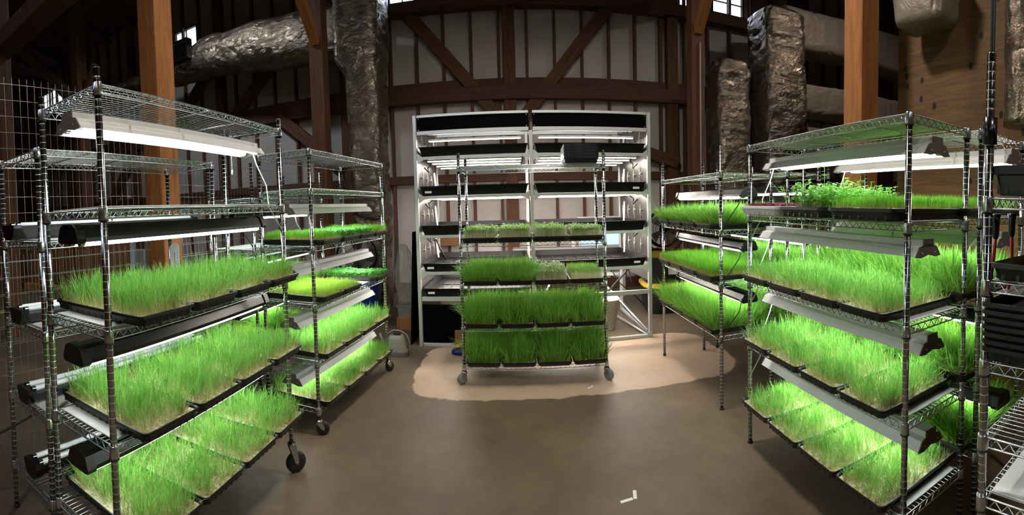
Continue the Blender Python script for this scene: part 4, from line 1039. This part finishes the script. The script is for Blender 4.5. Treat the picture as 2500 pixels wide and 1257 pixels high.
def relp(p, z, dx=0): return (p[0] - p0[0] + dx, p[1] - p0[1], z - (R7.lv[0] - .2))
MB().path([relp(p0, z0 - .05), relp(p0, z0 - .1, -.006), relp(p0, z0 - .16, -.02), relp(p0, z0 - .22, -.022), relp(p0, z0 - .27, .0), relp(p0, z0 - .28, .06), relp(p1, z0 - .25, -.03), relp(p1, z0 - .18, .005), relp(p1, z0 - .1, .004), relp(p1, z0 - .05)], .0055, 10).build('hose_tube', M['red'], t)
for p in (p0, p1):
    o = MB().lathe([(.007, -.062), (.011, -.05), (.012, -.01), (.015, .012)], 12).build('rubber_end', M['black'], t, relp(p, z0))
px, py, _ = loc(R7, 0, 0, 0)
MB_ = MB().tube((px + .004, py, 1.87), (px + .004, py, 3.6), .0075, 8); t = tag(MB_.build('black_pipe', M['cord_k']), 'black pipe rising out of the tall post at right edge', 'pipe')
t = thing('pipe_fitting', 'red fitting high on the black pipe at right edge', 'fitting', (px + .004, py, 2.06)); MB().lathe([(.012, 0), (.018, .006), (.018, .03), (.012, .036)], 12).build('fitting_body', M['red'], t)
MB().lathe([(.0132, 0), (.021, .002), (.021, .075), (.0132, .077)], 16).build('foam_sleeve', M['black'], R7.o, (0, 0, 1.612))
# fill lamps added out of view, under the roof, to lift ambient light
for k, (x, y, en) in enumerate(((.4, 2.7, .95), (-4.8, 4.6, .6), (.3, -2.2, 1.1), (4.9, 3.9, .45))):
    t = thing('added_fill_lamp', ['unseen fill lamp added above the centre of the aisle', 'unseen fill lamp added above the left bays', 'unseen fill lamp added behind the viewer', 'unseen fill lamp added above the right bays'][k], 'lamp', (x, y, 4.7 if k == 0 else 5.3))
    MB().lathe([(.26, 0), (.2, .12), (.09, .22), (.07, .4)], 24, cap=False).build('shade', M['lightgrey'], t)
    MB().tube((0, 0, .4), (0, 0, 2.4 if k == 0 else 1.9), .008, 6).build('hanging_rod', M['cord_k'], t)
    ld = bpy.data.lights.new('added_fill_light', 'AREA'); ld.shape = 'DISK'; ld.size = .42; ld.energy = HALL_FILL * en; ld.color = (1, .9, .8) if k != 1 else (.84, .93, 1)
    ob('added_fill_light', ld, t, (0, 0, .01))
# ------------------------------------------------------------------ light and view
w = bpy.data.worlds.new('world'); SC.world = w; w.use_nodes = True
bg = w.node_tree.nodes['Background']; bg.inputs[0].default_value = (.72, .82, 1, 1); bg.inputs[1].default_value = 9.0
for k, (x0, x1, z0, z1) in enumerate(wins + added_wins):
    ld = bpy.data.lights.new('window_portal', 'AREA'); ld.shape = 'RECTANGLE'; ld.size = x1 - x0; ld.size_y = z1 - z0
    try:
        ld.cycles.is_portal = True
    except Exception:
        bpy.data.lights.remove(ld); break
    lo = ob('window_portal', ld, None, ((x0 + x1) / 2, W + .3 if k < 4 else YB - .2, (z0 + z1) / 2))
    lo.rotation_euler = (-PI / 2 if k < 4 else PI / 2, 0, 0)
SC.view_settings.view_transform = 'Standard'; SC.view_settings.look = 'None'; SC.view_settings.gamma = 1
SC.view_settings.exposure = 0.0; SC.view_settings.use_curve_mapping = False
try:
    SC.cycles.use_denoising = True; SC.cycles.use_adaptive_sampling = True; SC.cycles.adaptive_threshold = .025; SC.cycles.max_bounces = 8; SC.cycles.diffuse_bounces = 4; SC.cycles.glossy_bounces = 4
    SC.cycles.transmission_bounces = 4; SC.cycles.transparent_max_bounces = 8; SC.cycles.sample_clamp_indirect = 6
    SC.cycles.caustics_reflective = False; SC.cycles.caustics_refractive = False
except Exception: pass
